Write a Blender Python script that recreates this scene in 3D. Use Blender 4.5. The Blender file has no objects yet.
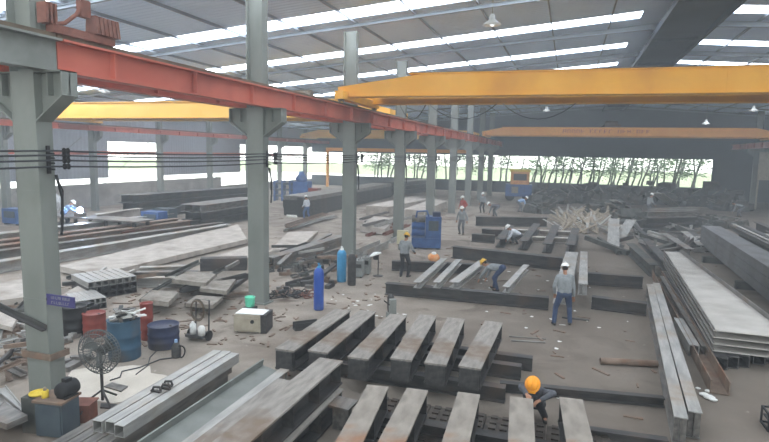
import bpy, math, random
from mathutils import Vector, Matrix, Quaternion
random.seed(7)
C = bpy.context.scene.collection
PI = math.pi
R = math.radians
V = Vector
ORD = ['first', 'second', 'third', 'fourth', 'fifth', 'sixth', 'seventh', 'eighth', 'ninth', 'tenth', 'eleventh', 'twelfth',
       'thirteenth', 'fourteenth', 'fifteenth', 'sixteenth', 'seventeenth', 'eighteenth', 'nineteenth', 'twentieth',
       'twenty-first', 'twenty-second', 'twenty-third', 'twenty-fourth', 'twenty-fifth', 'twenty-sixth', 'twenty-seventh',
       'twenty-eighth', 'twenty-ninth', 'thirtieth']

# ---------------------------------------------------------------- camera geometry (photo 769 x 442)
FPX, EYE = 545.0, 4.8
_y, _p, _r = R(18.6), R(7.0), R(1.15)
_fw = V((-math.sin(_y)*math.cos(_p), math.cos(_y)*math.cos(_p), -math.sin(_p)))
_rt0 = V((math.cos(_y), math.sin(_y), 0))
_up0 = _rt0.cross(_fw)
_rt = _rt0*math.cos(_r) + _up0*math.sin(_r)
_up = -_rt0*math.sin(_r) + _up0*math.cos(_r)
def ray(px, py): return _rt*((px-384.5)/FPX) + _up*((221-py)/FPX) + _fw
def at(px, py, z=0.0):
    d = ray(px, py); t = (z-EYE)/d.z
    return V((d.x*t, d.y*t, z))
def atX(px, py, X):
    d = ray(px, py); t = X/d.x
    return V((X, d.y*t, EYE+d.z*t))
def atY(px, py, Y):
    d = ray(px, py); t = Y/d.y
    return V((d.x*t, Y, EYE+d.z*t))

# ---------------------------------------------------------------- materials
def lin(c):
    return tuple(((v/255.0)/12.92 if v/255.0 <= 0.04045 else ((v/255.0+0.055)/1.055)**2.4) for v in c)
def mat(name, c1, c2=None, scale=4.0, rough=0.7, metal=0.0, bump=0.0, c3=None, stretch=None, detail=6.0, lo=0.35, hi=0.65, spec=0.3):
    m = bpy.data.materials.new(name); m.use_nodes = True
    nt = m.node_tree; b = nt.nodes['Principled BSDF']
    b.inputs['Roughness'].default_value = rough
    b.inputs['Metallic'].default_value = metal
    b.inputs['Specular IOR Level'].default_value = spec
    a = lin(c1)
    if c2 is None:
        b.inputs['Base Color'].default_value = (*a, 1); return m
    tc = nt.nodes.new('ShaderNodeTexCoord')
    mp = nt.nodes.new('ShaderNodeMapping'); nt.links.new(tc.outputs['Object'], mp.inputs[0])
    if stretch: mp.inputs['Scale'].default_value = stretch
    n = nt.nodes.new('ShaderNodeTexNoise'); n.inputs['Scale'].default_value = scale; n.inputs['Detail'].default_value = detail
    nt.links.new(mp.outputs[0], n.inputs['Vector'])
    r = nt.nodes.new('ShaderNodeValToRGB')
    r.color_ramp.elements[0].position = lo; r.color_ramp.elements[0].color = (*a, 1)
    r.color_ramp.elements[1].position = hi; r.color_ramp.elements[1].color = (*lin(c2), 1)
    nt.links.new(n.outputs['Fac'], r.inputs[0])
    out = r.outputs[0]
    if c3 is not None:
        n2 = nt.nodes.new('ShaderNodeTexNoise'); n2.inputs['Scale'].default_value = scale*0.35; n2.inputs['Detail'].default_value = 8
        nt.links.new(tc.outputs['Object'], n2.inputs['Vector'])
        r2 = nt.nodes.new('ShaderNodeValToRGB'); r2.color_ramp.elements[0].position = 0.52; r2.color_ramp.elements[1].position = 0.68
        nt.links.new(n2.outputs['Fac'], r2.inputs[0])
        mx = nt.nodes.new('ShaderNodeMix'); mx.data_type = 'RGBA'
        nt.links.new(r2.outputs[0], mx.inputs[0]); nt.links.new(out, mx.inputs[6]); mx.inputs[7].default_value = (*lin(c3), 1)
        out = mx.outputs[2]
    nt.links.new(out, b.inputs['Base Color'])
    if bump:
        bp = nt.nodes.new('ShaderNodeBump'); bp.inputs['Strength'].default_value = bump; bp.inputs['Distance'].default_value = 0.02
        nt.links.new(n.outputs['Fac'], bp.inputs['Height']); nt.links.new(bp.outputs[0], b.inputs['Normal'])
    return m
def emis(name, c, s):
    m = bpy.data.materials.new(name); m.use_nodes = True
    b = m.node_tree.nodes['Principled BSDF']
    b.inputs['Base Color'].default_value = (*lin(c), 1)
    b.inputs['Emission Color'].default_value = (*lin(c), 1); b.inputs['Emission Strength'].default_value = s
    return m
M = {}
M['steel'] = mat('mill_scale_steel', (92,90,88), (128,124,119), 3.0, 0.45, 0.3, 0.15, (112,95,82), (3,0.6,3))
M['steel_dark'] = mat('dark_steel', (48,47,48), (72,70,69), 3.0, 0.6, 0.15, 0.1, (82,70,62), (3,0.6,3))
M['steel_light'] = mat('bright_steel', (142,141,138), (172,170,166), 3.0, 0.42, 0.3, 0.1, (150,138,124), (3,0.5,3))
M['steel_rust'] = mat('rusted_steel', (104,88,76), (128,110,96), 4.0, 0.75, 0.05, 0.15, (120,84,62))
M['rust_red'] = mat('red_oxide_steel', (104,66,56), (126,82,70), 4.0, 0.75, 0.0, 0.1)
M['dust'] = mat('dusty_plate', (160,152,144), (182,175,167), 2.0, 0.85, 0.0, 0.05, (136,126,116))
M['tan'] = mat('tan_offcut', (124,113,98), (150,138,120), 6.0, 0.8)
M['girder_green'] = mat('grey_green_primer', (116,119,115), (130,133,129), 2.5, 0.6, 0.0, 0.05, (106,108,104))
M['column'] = mat('column_paint', (112,116,111), (126,130,125), 1.6, 0.6, 0.0, 0.05, (104,108,102), (1,1,0.4))
M['runway'] = mat('runway_red', (176,90,74), (190,104,86), 1.2, 0.6, 0.0, 0.05, (152,78,66))
M['yellow'] = mat('crane_yellow', (238,170,46), (244,180,60), 0.8, 0.5, 0.0, 0.0, (214,146,44))
M['yellow_pale'] = mat('crane_pale_yellow', (236,182,84), (240,190,96), 0.8, 0.5)
M['orange'] = mat('crane_orange', (230,156,60), (236,168,74), 0.8, 0.5)
M['crane_dark'] = mat('crane_dark', (84,72,58), (100,84,66), 2.0, 0.6)
M['black'] = mat('black_rubber', (28,28,30), (40,40,42), 4.0, 0.7)
M['wire'] = mat('dark_wire', (52,54,58))
M['grey'] = mat('machine_grey', (120,122,120), (138,140,136), 4.0, 0.6)
M['beige'] = mat('machine_beige', (150,142,126), (168,160,144), 4.0, 0.6)
M['white'] = mat('white_paint', (226,228,226), (238,240,238), 4.0, 0.6)
M['blue_drum'] = mat('drum_blue', (44,74,96), (54,86,108), 3.0, 0.5, 0.0, 0.05, (84,74,66))
M['navy'] = mat('drum_navy', (38,46,72), (48,56,84), 3.0, 0.5, 0.0, 0.05, (70,66,66))
M['red_drum'] = mat('drum_red', (120,50,42), (138,60,50), 3.0, 0.5, 0.0, 0.05, (110,64,54))
M['cyl_blue'] = mat('cylinder_blue', (38,72,150), (48,84,164), 3.0, 0.4, 0.0, 0.0, (54,70,120))
M['cyl_cyan'] = mat('cylinder_sky_blue', (52,128,172), (66,142,186), 3.0, 0.4)
M['machine_blue'] = mat('machine_blue', (44,76,128), (60,96,150), 3.0, 0.5, 0.0, 0.0, (64,80,104))
M['green'] = mat('bucket_green', (88,196,160), (110,212,178), 4.0, 0.5)
M['sign'] = mat('sign_purple', (58,54,104), (66,62,112), 4.0, 0.5)
M['skin'] = mat('skin', (150,108,84), (160,118,94), 8.0, 0.6)
M['hair'] = mat('hair', (30,26,24))
M['shirt_grey'] = mat('shirt_grey', (122,126,128), (138,142,144), 14.0, 0.9)
M['shirt_white'] = mat('shirt_pale', (196,202,210), (212,216,222), 14.0, 0.9)
M['shirt_red'] = mat('shirt_red', (150,60,54), (164,72,64), 14.0, 0.9)
M['shirt_dark'] = mat('shirt_dark', (58,58,64), (70,70,76), 14.0, 0.9)
M['shirt_blue'] = mat('shirt_blue', (128,158,196), (150,176,208), 14.0, 0.9)
M['jeans'] = mat('jeans', (46,60,88), (58,72,100), 14.0, 0.9)
M['trousers_black'] = mat('trousers_black', (36,36,40), (46,46,50), 14.0, 0.9)
M['trousers_grey'] = mat('trousers_grey', (88,90,94), (100,102,106), 14.0, 0.9)
M['boot'] = mat('boot', (40,36,34), (50,46,42), 14.0, 0.7)
M['helmet_white'] = mat('helmet_white', (232,232,228))
M['helmet_yellow'] = mat('helmet_yellow', (226,180,70))
M['helmet_orange'] = mat('helmet_orange', (238,150,34), (242,160,44), 8.0, 0.4)
M['eye'] = mat('eye', (30,26,24))
M['lip'] = mat('lip', (128,80,70))
M['brick'] = mat('low_wall_grey', (142,138,134), (160,156,150), 1.5, 0.9, 0.0, 0.1, (126,120,114))
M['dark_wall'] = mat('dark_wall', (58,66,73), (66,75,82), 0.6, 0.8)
M['paper'] = mat('paper', (220,220,216))
M['bark'] = mat('bark', (52,56,48), (70,72,62), 6.0, 0.9)
M['leaf'] = mat('leaf', (52,84,44), (84,116,66), 2.0, 0.8)
M['leaf_pale'] = mat('leaf_pale', (74,106,64), (108,138,90), 2.0, 0.8)
M['grass'] = mat('field', (122,136,104), (142,152,120), 0.3, 0.95)
M['junk'] = mat('scrap_dark', (54,56,54), (82,82,78), 3.0, 0.8, 0.0, 0.1, (86,78,68))
M['rope'] = mat('yellow_plastic', (206,178,62))
M['flame'] = emis('weld_flame', (255,150,60), 6.0)
M['arc'] = emis('weld_arc', (190,215,255), 220.0)
M['lamp_glow'] = emis('lamp_glow', (235,240,245), 1.2)
M['skylight'] = emis('translucent_skylight', (236,245,255), 10.0)

def corrugated(name, c1, c2, period, axis):
    m = mat(name, c1, c2, 0.5, 0.55, 0.2)
    nt = m.node_tree; b = nt.nodes['Principled BSDF']
    tc = nt.nodes.new('ShaderNodeTexCoord')
    w = nt.nodes.new('ShaderNodeTexWave'); w.wave_type = 'BANDS'; w.bands_direction = axis
    w.inputs['Scale'].default_value = 2*PI/(20*period)*1.0
    nt.links.new(tc.outputs['Object'], w.inputs['Vector'])
    bp = nt.nodes.new('ShaderNodeBump'); bp.inputs['Strength'].default_value = 0.6; bp.inputs['Distance'].default_value = 0.05
    nt.links.new(w.outputs['Fac'], bp.inputs['Height']); nt.links.new(bp.outputs[0], b.inputs['Normal'])
    return m
M['roof'] = corrugated('roof_sheet', (196,212,234), (206,222,240), 0.3, 'Y')
M['cladding'] = corrugated('wall_cladding', (150,154,162), (160,164,172), 0.35, 'Y')

def floor_material():
    m = bpy.data.materials.new('dusty_concrete'); m.use_nodes = True
    nt = m.node_tree; b = nt.nodes['Principled BSDF']; b.inputs['Roughness'].default_value = 0.85; b.inputs['Specular IOR Level'].default_value = 0.2
    tc = nt.nodes.new('ShaderNodeTexCoord')
    def noise(s, d=8, dist=0.0):
        n = nt.nodes.new('ShaderNodeTexNoise'); n.inputs['Scale'].default_value = s; n.inputs['Detail'].default_value = d
        n.inputs['Distortion'].default_value = dist; nt.links.new(tc.outputs['Object'], n.inputs['Vector']); return n.outputs['Fac']
    def ramp(f, p0, p1, c0=(0,0,0,1), c1=(1,1,1,1)):
        r = nt.nodes.new('ShaderNodeValToRGB'); r.color_ramp.elements[0].position = p0; r.color_ramp.elements[1].position = p1
        r.color_ramp.elements[0].color = c0; r.color_ramp.elements[1].color = c1; nt.links.new(f, r.inputs[0]); return r.outputs[0]
    def mix(f, a, c):
        x = nt.nodes.new('ShaderNodeMix'); x.data_type = 'RGBA'; nt.links.new(f, x.inputs[0]); nt.links.new(a, x.inputs[6]); x.inputs[7].default_value = (*lin(c), 1); return x.outputs[2]
    base = ramp(noise(0.9), 0.3, 0.7, (*lin((128,119,109)),1), (*lin((158,148,137)),1))
    o = mix(ramp(noise(0.28, 6, 0.6), 0.50, 0.64), base, (112,101,91))
    o = mix(ramp(noise(0.55, 10, 1.2), 0.57, 0.70), o, (94,82,72))
    o = mix(ramp(noise(5.0, 6), 0.64, 0.74), o, (118,108,100))
    o = mix(ramp(noise(3.2, 4), 0.70, 0.76), o, (202,196,188))
    # trodden, oily work zone on the crane side of the hall
    sx = nt.nodes.new('ShaderNodeSeparateXYZ'); nt.links.new(tc.outputs['Object'], sx.inputs[0])
    ad = nt.nodes.new('ShaderNodeMath'); ad.operation = 'MULTIPLY_ADD'; nt.links.new(noise(0.45, 5, 0.8), ad.inputs[0]); ad.inputs[1].default_value = 7.0; nt.links.new(sx.outputs['X'], ad.inputs[2])
    mr = nt.nodes.new('ShaderNodeMapRange'); nt.links.new(ad.outputs[0], mr.inputs[0]); mr.inputs[1].default_value = -3.5; mr.inputs[2].default_value = 2.5; mr.inputs[3].default_value = 0.0; mr.inputs[4].default_value = 0.72
    o = mix(mr.outputs[0], o, (98,89,80))
    nt.links.new(o, b.inputs['Base Color'])
    bp = nt.nodes.new('ShaderNodeBump'); bp.inputs['Strength'].default_value = 0.25; bp.inputs['Distance'].default_value = 0.03
    nt.links.new(noise(6.0), bp.inputs['Height']); nt.links.new(bp.outputs[0], b.inputs['Normal'])
    return m
M['floor'] = floor_material()

# ---------------------------------------------------------------- mesh builder
I4 = Matrix.Identity(4)
def frame(p0, p1, up=V((0,0,1))):
    y = (V(p1)-V(p0)).normalized()
    if abs(y.dot(up)) > 0.995: up = V((0,1,0))
    x = y.cross(up).normalized(); z = x.cross(y)
    m = Matrix((x, y, z)).transposed().to_4x4(); m.translation = V(p0)
    return m
class MB:
    def __init__(s): s.v = []; s.f = []
    def add(s, vs, fs, m=None):
        b = len(s.v)
        s.v.extend([(m @ V(p)) if m is not None else V(p) for p in vs])
        s.f.extend([tuple(b+i for i in f) for f in fs]); return s
    def box(s, c, d, m=None):
        x, y, z = d[0]/2, d[1]/2, d[2]/2; c = V(c)
        vs = [c+V((i*x, j*y, k*z)) for i in (-1,1) for j in (-1,1) for k in (-1,1)]
        return s.add(vs, [(0,1,3,2),(4,6,7,5),(0,4,5,1),(2,3,7,6),(0,2,6,4),(1,5,7,3)], m)
    def prism(s, poly, y0, y1, m=None):          # polygon in local x,z extruded along y
        n = len(poly)
        vs = [(p[0], y0, p[1]) for p in poly] + [(p[0], y1, p[1]) for p in poly]
        fs = [tuple(range(n)), tuple(range(2*n-1, n-1, -1))] + [(i, n+i, n+(i+1) % n, (i+1) % n) for i in range(n)]
        return s.add(vs, fs, m)
    def slab(s, poly, z0, z1):                   # polygon in x,y extruded along z
        n = len(poly)
        vs = [(p[0], p[1], z0) for p in poly] + [(p[0], p[1], z1) for p in poly]
        fs = [tuple(range(n-1, -1, -1)), tuple(range(n, 2*n))] + [(i, (i+1) % n, n+(i+1) % n, n+i) for i in range(n)]
        return s.add(vs, fs)
    def bar(s, p0, p1, w, h):                    # solid bar centred on the axis
        L = (V(p1)-V(p0)).length
        return s.box((0, L/2, 0), (w, L, h), frame(p0, p1))
    def tube(s, pts, r, n=8, closed=False):
        pts = [V(p) for p in pts]; b = len(s.v); k = len(pts)
        rs = r if isinstance(r, (list, tuple)) else [r]*k
        ref = None
        for i, p in enumerate(pts):
            d = (pts[min(i+1, k-1)]-pts[max(i-1, 0)])
            if d.length < 1e-9: d = V((0,0,1))
            d.normalize()
            if ref is None: ref = V((0,0,1)) if abs(d.z) < 0.9 else V((1,0,0))
            x = ref - d*ref.dot(d)
            if x.length < 1e-5: x = d.orthogonal()
            x.normalize(); ref = x; y = d.cross(x)
            for j in range(n):
                a = 2*PI*j/n; s.v.append(p + x*(math.cos(a)*rs[i]) + y*(math.sin(a)*rs[i]))
        for i in range(k-1):
            for j in range(n):
                s.f.append((b+i*n+j, b+i*n+(j+1) % n, b+(i+1)*n+(j+1) % n, b+(i+1)*n+j))
        s.f.append(tuple(b+j for j in range(n-1, -1, -1))); s.f.append(tuple(b+(k-1)*n+j for j in range(n)))
        return s
    def lathe(s, prof, n=16, m=None):            # prof: (r, z)
        vs = []; fs = []; k = len(prof)
        for r, z in prof:
            for j in range(n):
                a = 2*PI*j/n; vs.append((r*math.cos(a), r*math.sin(a), z))
        for i in range(k-1):
            for j in range(n): fs.append((i*n+j, i*n+(j+1) % n, (i+1)*n+(j+1) % n, (i+1)*n+j))
        fs.append(tuple(range(n-1, -1, -1))); fs.append(tuple((k-1)*n+j for j in range(n)))
        return s.add(vs, fs, m)
    def ball(s, c, r, n=10, k=6, m=None):
        rr = r if isinstance(r, (tuple, list)) else (r, r, r)
        vs = [(c[0], c[1], c[2]-rr[2])]; fs = []
        for i in range(1, k):
            t = PI*i/k
            for j in range(n):
                a = 2*PI*j/n; vs.append((c[0]+rr[0]*math.sin(t)*math.cos(a), c[1]+rr[1]*math.sin(t)*math.sin(a), c[2]-rr[2]*math.cos(t)))
        vs.append((c[0], c[1], c[2]+rr[2])); e = len(vs)-1
        for j in range(n):
            fs.append((0, 1+(j+1) % n, 1+j)); fs.append((e, e-n+j, e-n+(j+1) % n))
        for i in range(k-2):
            for j in range(n): fs.append((1+i*n+j, 1+i*n+(j+1) % n, 1+(i+1)*n+(j+1) % n, 1+(i+1)*n+j))
        return s.add(vs, fs, m)
    def build(s, name, m, parent=None, smooth=False, matrix=None):
        me = bpy.data.meshes.new(name); me.from_pydata([tuple(p) for p in s.v], [], s.f); me.update()
        me.materials.append(M[m] if isinstance(m, str) else m)
        if smooth:
            for p in me.polygons: p.use_smooth = True
        o = bpy.data.objects.new(name, me); C.objects.link(o)
        if parent is not None: o.parent = parent
        if matrix is not None: o.matrix_world = matrix
        return o
def tag(o, label=None, cat=None, group=None, kind=None):
    if label: o['label'] = label
    if cat: o['category'] = cat
    if group: o['group'] = group
    if kind or (label and cat): o['kind'] = kind or 'thing'
    return o
def thing(name, label, cat, loc=(0,0,0), rz=0.0, group=None, kind=None, matrix=None):
    o = bpy.data.objects.new(name, None); C.objects.link(o); o.empty_display_size = 0.1
    if matrix is not None: o.matrix_world = matrix
    else: o.location = loc; o.rotation_euler = (0, 0, rz)
    return tag(o, label, cat, group, kind)
def struct(name, mb, m, parent=None, smooth=False):
    o = mb.build(name, m, parent, smooth)
    if parent is None: o['kind'] = 'structure'
    return o
def copy_tree(o, parent=None):
    c = o.copy(); C.objects.link(c)
    if parent is not None: c.parent = parent
    for ch in list(o.children): copy_tree(ch, c)
    return c

# ---------------------------------------------------------------- steel sections: local +y along the bar, z up, origin at the bottom of the near end
def sec_I(w, h, tf, tw):
    return [[(-w/2, h-tf), (w/2, h-tf), (w/2, h), (-w/2, h)]], [[(-tw/2, tf), (tw/2, tf), (tw/2, h-tf), (-tw/2, h-tf)]], [[(-w/2, 0), (w/2, 0), (w/2, tf), (-w/2, tf)]]
def prof(kind, w, h, t):
    if kind == 'box': return [[(-w/2, 0), (w/2, 0), (w/2, t), (-w/2, t)], [(-w/2, h-t), (w/2, h-t), (w/2, h), (-w/2, h)],
                              [(-w/2, t), (-w/2+t, t), (-w/2+t, h-t), (-w/2, h-t)], [(w/2-t, t), (w/2, t), (w/2, h-t), (w/2-t, h-t)]]
    if kind == 'C': return [[(-w/2, 0), (w/2, 0), (w/2, t), (-w/2, t)], [(-w/2, t), (-w/2+t, t), (-w/2+t, h), (-w/2, h)], [(w/2-t, t), (w/2, t), (w/2, h), (w/2-t, h)]]
    if kind == 'Cdown': return [[(-w/2, h-t), (w/2, h-t), (w/2, h), (-w/2, h)], [(-w/2, 0), (-w/2+t, 0), (-w/2+t, h-t), (-w/2, h-t)], [(w/2-t, 0), (w/2, 0), (w/2, h-t), (w/2-t, h-t)]]
    if kind == 'L': return [[(-w/2, 0), (w/2, 0), (w/2, t), (-w/2, t)], [(-w/2, t), (-w/2+t, t), (-w/2+t, h), (-w/2, h)]]
    if kind == 'flat': return [[(-w/2, 0), (w/2, 0), (w/2, h), (-w/2, h)]]
    if kind == 'I':
        a, b, c = sec_I(w, h, t, t*0.8); return a+b+c
def bar_thing(name, label, cat, p0, p1, w, h, kind='I', m='steel', t=0.03, group=None, ends=0.0):
    """one mesh bar from p0 to p1 (bottom centre line)"""
    p0, p1 = V(p0), V(p1); L = (p1-p0).length
    mb = MB()
    if kind == 'pipe':
        n = 14; vs = []; r0, r1 = w/2, w/2-t
        for y in (0, L):
            for rr in (r0, r1):
                vs += [(rr*math.cos(2*PI*j/n), y, w/2+rr*math.sin(2*PI*j/n)) for j in range(n)]
        fs = []
        for j in range(n):
            k = (j+1) % n
            fs += [(j, k, 2*n+k, 2*n+j), (n+j, 3*n+j, 3*n+k, n+k), (j, n+j, n+k, k), (2*n+j, 2*n+k, 3*n+k, 3*n+j)]
        mb.add(vs, fs)
    else:
        for q in prof(kind, w, h, t): mb.prism(q, 0, L)
    return tag(mb.build(name, m, None, matrix=frame(p0, p1)), label, cat, group)
def beam_thing(name, label, cat, p0, p1, w, h, tf=0.035, tw=0.025, m='steel', mside=None, group=None, stiff=3, endplate=False):
    """welded I beam with flanges, web and stiffeners as parts"""
    p0, p1 = V(p0), V(p1); L = (p1-p0).length
    o = thing(name, label, cat, group=group, matrix=frame(p0, p1))
    top, web, bot = sec_I(w, h, tf, tw); ms = mside or m
    MB().prism(top[0], 0, L).build('top_flange', m, o)
    MB().prism(web[0], 0, L).build('web', ms, o)
    MB().prism(bot[0], 0, L).build('bottom_flange', ms, o)
    for i in range(stiff):
        y = 0.06 + (L-0.12)*i/max(1, stiff-1)
        s = MB()
        for sx in (-1, 1): s.box((sx*(w/4+tw/4), y, h/2), (w/2-tw/2-0.02, 0.02, h-2*tf))
        s.build('stiffener', ms, o)
    if endplate:
        MB().box((0, -0.012, h/2-0.02), (w*0.86, 0.024, h-0.04)).build('end_plate', ms, o)
    return o

# places that loose clutter keeps clear of
KEEP = [(at(x, y), r) for x, y, r in ((125,357,0.5), (95,335,0.45), (147.5,339,0.3), (164,346,0.5), (76,334,0.4), (318.7,309.5,0.3), (341.5,281.5,0.35), (351.6,285,0.3), (359.5,276.5,0.5),
        (366.5,273.5,0.5), (247,326,0.8), (196,339,0.5), (176.5,357,0.3), (103,405,0.5), (50,434,0.6), (77,421,0.45), (378,276,0.35), (404,277,0.5))] + [(V((-9.2, 7.38+7.5*i, 0)), 0.55) for i in range(9)]
def clear(a, b=None):
    pts = [V((a[0], a[1], 0))]
    if b is not None: pts = [V((a[0]+(b[0]-a[0])*t/6, a[1]+(b[1]-a[1])*t/6, 0)) for t in range(7)]
    return all((p-k).length > r for p in pts for k, r in KEEP)

M['yard'] = mat('pale_yard', (214,212,206), (226,224,218), 0.5, 0.9)
M['purlin'] = mat('purlin_grey', (128,136,146), (138,146,156), 0.5, 0.6, 0.2)
M['rafter'] = mat('rafter_grey', (112,119,127), (122,129,137), 0.6, 0.6)
M['ridge'] = mat('ridge_grey', (62,70,80), (78,88,100), 0.3, 0.7)
M['faded_red'] = mat('faded_red_letters', (196,112,74))
M['pitted'] = mat('pitted_plate', (58,53,49), (84,76,69), 9.0, 0.8, 0.1, 0.4, (70,58,50))
M['dust_grey'] = mat('dusty_grey_plate', (168,164,158), (184,180,174), 1.5, 0.8, 0.0, 0.05, (150,144,136))
M['flange_dust'] = mat('dusty_flange', (118,113,108), (146,140,133), 3.5, 0.7, 0.05, 0.15, (112,96,82), (3,0.6,3))
M['flange_rusty'] = mat('rusty_flange', (120,113,106), (146,138,128), 3.0, 0.75, 0.05, 0.15, (138,98,70), (2,0.8,2))
M['stack_grey'] = mat('stack_grey', (86,86,88), (106,106,107), 2.0, 0.6, 0.15, 0.1, (78,74,72), (2,0.3,2))
M['fan_grey'] = mat('fan_grey', (78,80,80), (92,94,92), 4, 0.6)
M['cabinet_blue'] = mat('cabinet_blue_grey', (60,70,78), (72,82,88), 3.0, 0.6, 0, 0.05, (84,80,76))
M['panel_pale'] = mat('panel_pale', (186,180,150), (196,190,160), 3, 0.6)
M['sack_orange'] = mat('sack_orange', (226,140,78), (236,190,140), 5.0, 0.8)
M['cab_orange'] = mat('cab_orange', (206,140,86), (216,160,100), 2, 0.6)
M['paper_grey'] = mat('pale_tarp', (170,174,178), (196,198,200), 2.5, 0.8, 0, 0.2)
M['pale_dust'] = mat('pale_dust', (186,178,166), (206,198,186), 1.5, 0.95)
M['pile_top'] = mat('pile_top_plate', (120,114,106), (148,141,132), 4.0, 0.75, 0.05, 0.1, (104,94,84))
M['shirt_charcoal'] = mat('shirt_charcoal', (72,74,80), (98,100,106), 10.0, 0.9)
M['trousers_blue'] = mat('trousers_blue', (74,98,140), (88,112,152), 14.0, 0.9)
# ================================================================ the setting
XC, CY0, CDY, NC = -9.2, 7.38, 7.5, 9            # central column row
XL, XWL, XR, YR, YF = -34.0, -37.0, 18.0, 75.0, -7.0
XRB = 45.0
ZR, XRG, SL = 11.5, 4.6, 0.08
def roofz(x): return ZR - SL*abs(x-XRG)
struct('floor', MB().box(((XWL+XRB)/2, (YR+YF)/2, -0.1), (XRB-XWL+1, YR-YF+1, 0.2)), 'floor')
struct('ground', MB().box((0, 90, -0.35), (400, 320, 0.3)), 'grass')
struct('ground_yard', MB().box((XWL-31, 40, -0.15), (60, 160, 0.1)), 'yard')
# roof sheets, with the skylight strips left open
SKY_Y = [-1.2, 6.5, 14.0, 21.3, 28.2, 35.3, 42.0, 49.2]
SW = 0.68
def roof_slope(x0, x1, gap0, gap1):
    mb = MB()
    cuts = [YF-0.5]
    for y in SKY_Y: cuts += [y-SW, y+SW]
    cuts += [YR+1.0]
    t = 0.08
    def sheet(xa, xb, ya, yb):
        za, zb = roofz(xa), roofz(xb)
        mb.add([(xa,ya,za),(xb,ya,zb),(xb,yb,zb),(xa,yb,za),(xa,ya,za+t),(xb,ya,zb+t),(xb,yb,zb+t),(xa,yb,za+t)],
               [(0,3,2,1),(4,5,6,7),(0,1,5,4),(1,2,6,5),(2,3,7,6),(3,0,4,7)])
    lo, hi = min(x0, x1), max(x0, x1)
    for i in range(0, len(cuts)-1):
        a, b = cuts[i], cuts[i+1]
        if i % 2 == 0: sheet(lo, hi, a, b)
        else:
            sheet(lo, gap0, a, b); sheet(gap1, hi, a, b)
    return mb
ceil = struct('ceiling', roof_slope(XWL-0.8, XRG, XWL+1.5, 2.7), 'roof')
ceil2 = struct('ceiling_right', roof_slope(XRG, XRB+0.5, 6.5, 30.0), 'roof')
# skylight strips
k = 0
for y in SKY_Y:
    for xa, xb in ((XWL+1.5, 2.7), (6.5, 30.0)):
        k += 1
        mb = MB(); za, zb = roofz(xa), roofz(xb)
        mb.add([(xa,y-SW,za+0.03),(xb,y-SW,zb+0.03),(xb,y+SW,zb+0.03),(xa,y+SW,za+0.03)], [(0,3,2,1)])
        w = mb.build('window_%d' % k, 'skylight'); w['kind'] = 'structure'
# purlins (along the hall) and rafters (across it)
def purl(xs):
    for x in xs:
        z = roofz(x)
        mb = MB()
        for q in prof('C', 0.05, 0.11, 0.012): mb.prism(q, 0, YR-YF, Matrix.Translation((x, YF, z-0.115)))
        mb.build('purlin', 'purlin', ceil if x < XRG else ceil2)
purl([XRG-0.6-2.6*i for i in range(16)] + [XRG+0.6+2.6*i for i in range(15)])
for i in range(NC+2):
    y = CY0 + CDY*(i-1)
    for x0, x1, par in ((XWL, XRG, ceil), (XRG, XRB, ceil2)):
        mb = MB()
        n = 12
        for j in range(n):
            xa, xb = x0+(x1-x0)*j/n, x0+(x1-x0)*(j+1)/n
            da = 0.12 + 0.15*max(0, 1-abs(xa-XRG)/8.0); db = 0.12 + 0.15*max(0, 1-abs(xb-XRG)/8.0)
            za, zb = roofz(xa)-0.12, roofz(xb)-0.12
            for w, ta, tb, la, lb in ((0.12, 0, 0, 0.02, 0.02), (0.02, 0.02, 0.02, da, db), (0.12, da, db, da+0.02, db+0.02)):
                mb.add([(xa,y-w/2,za-la),(xb,y-w/2,zb-lb),(xb,y+w/2,zb-lb),(xa,y+w/2,za-la),(xa,y-w/2,za-ta),(xb,y-w/2,zb-tb),(xb,y+w/2,zb-tb),(xa,y+w/2,za-ta)],
                       [(0,3,2,1),(4,5,6,7),(0,1,5,4),(1,2,6,5),(2,3,7,6),(3,0,4,7)])
        mb.build('rafter', 'rafter', par)
# ridge: dark ventilation gutter under the ridge
mb = MB().box((XRG, (YR+YF)/2, ZR-0.62), (2.2, YR-YF, 0.05)).box((XRG-1.1, (YR+YF)/2, ZR-0.72), (0.12, YR-YF, 0.3)).box((XRG+1.1, (YR+YF)/2, ZR-0.72), (0.12, YR-YF, 0.3))
for i in range(11): mb.box((XRG, YF+1+7.5*i, ZR-0.7), (2.2, 0.3, 0.16))
struct('trim_1', mb, 'ridge')

# left wall: low wall, open strip, cladding with open bays
mb = MB().box((XWL, (YF+52)/2, 0.95), (0.24, 52-YF, 1.9)).box((XWL, (52+YR)/2, 0.45), (0.24, YR-52, 0.9))
struct('wall_left', mb, 'brick')
mb = MB()
def clad(y0, y1, z0, z1): mb.box((XWL, (y0+y1)/2, (z0+z1)/2), (0.08, y1-y0, z1-z0))
zt = roofz(XWL)
ya, yb, yc = atX(108, 165, XWL).y, atX(160, 165, XWL).y, atX(240, 165, XWL).y
clad(YF, ya, 2.35, 5.4); clad(yb, yc, 2.35, 5.4)
clad(YF, yc, 5.4, zt); clad(yc, YR, 5.6, zt)
struct('wall_left_cladding', mb, 'cladding')
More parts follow.
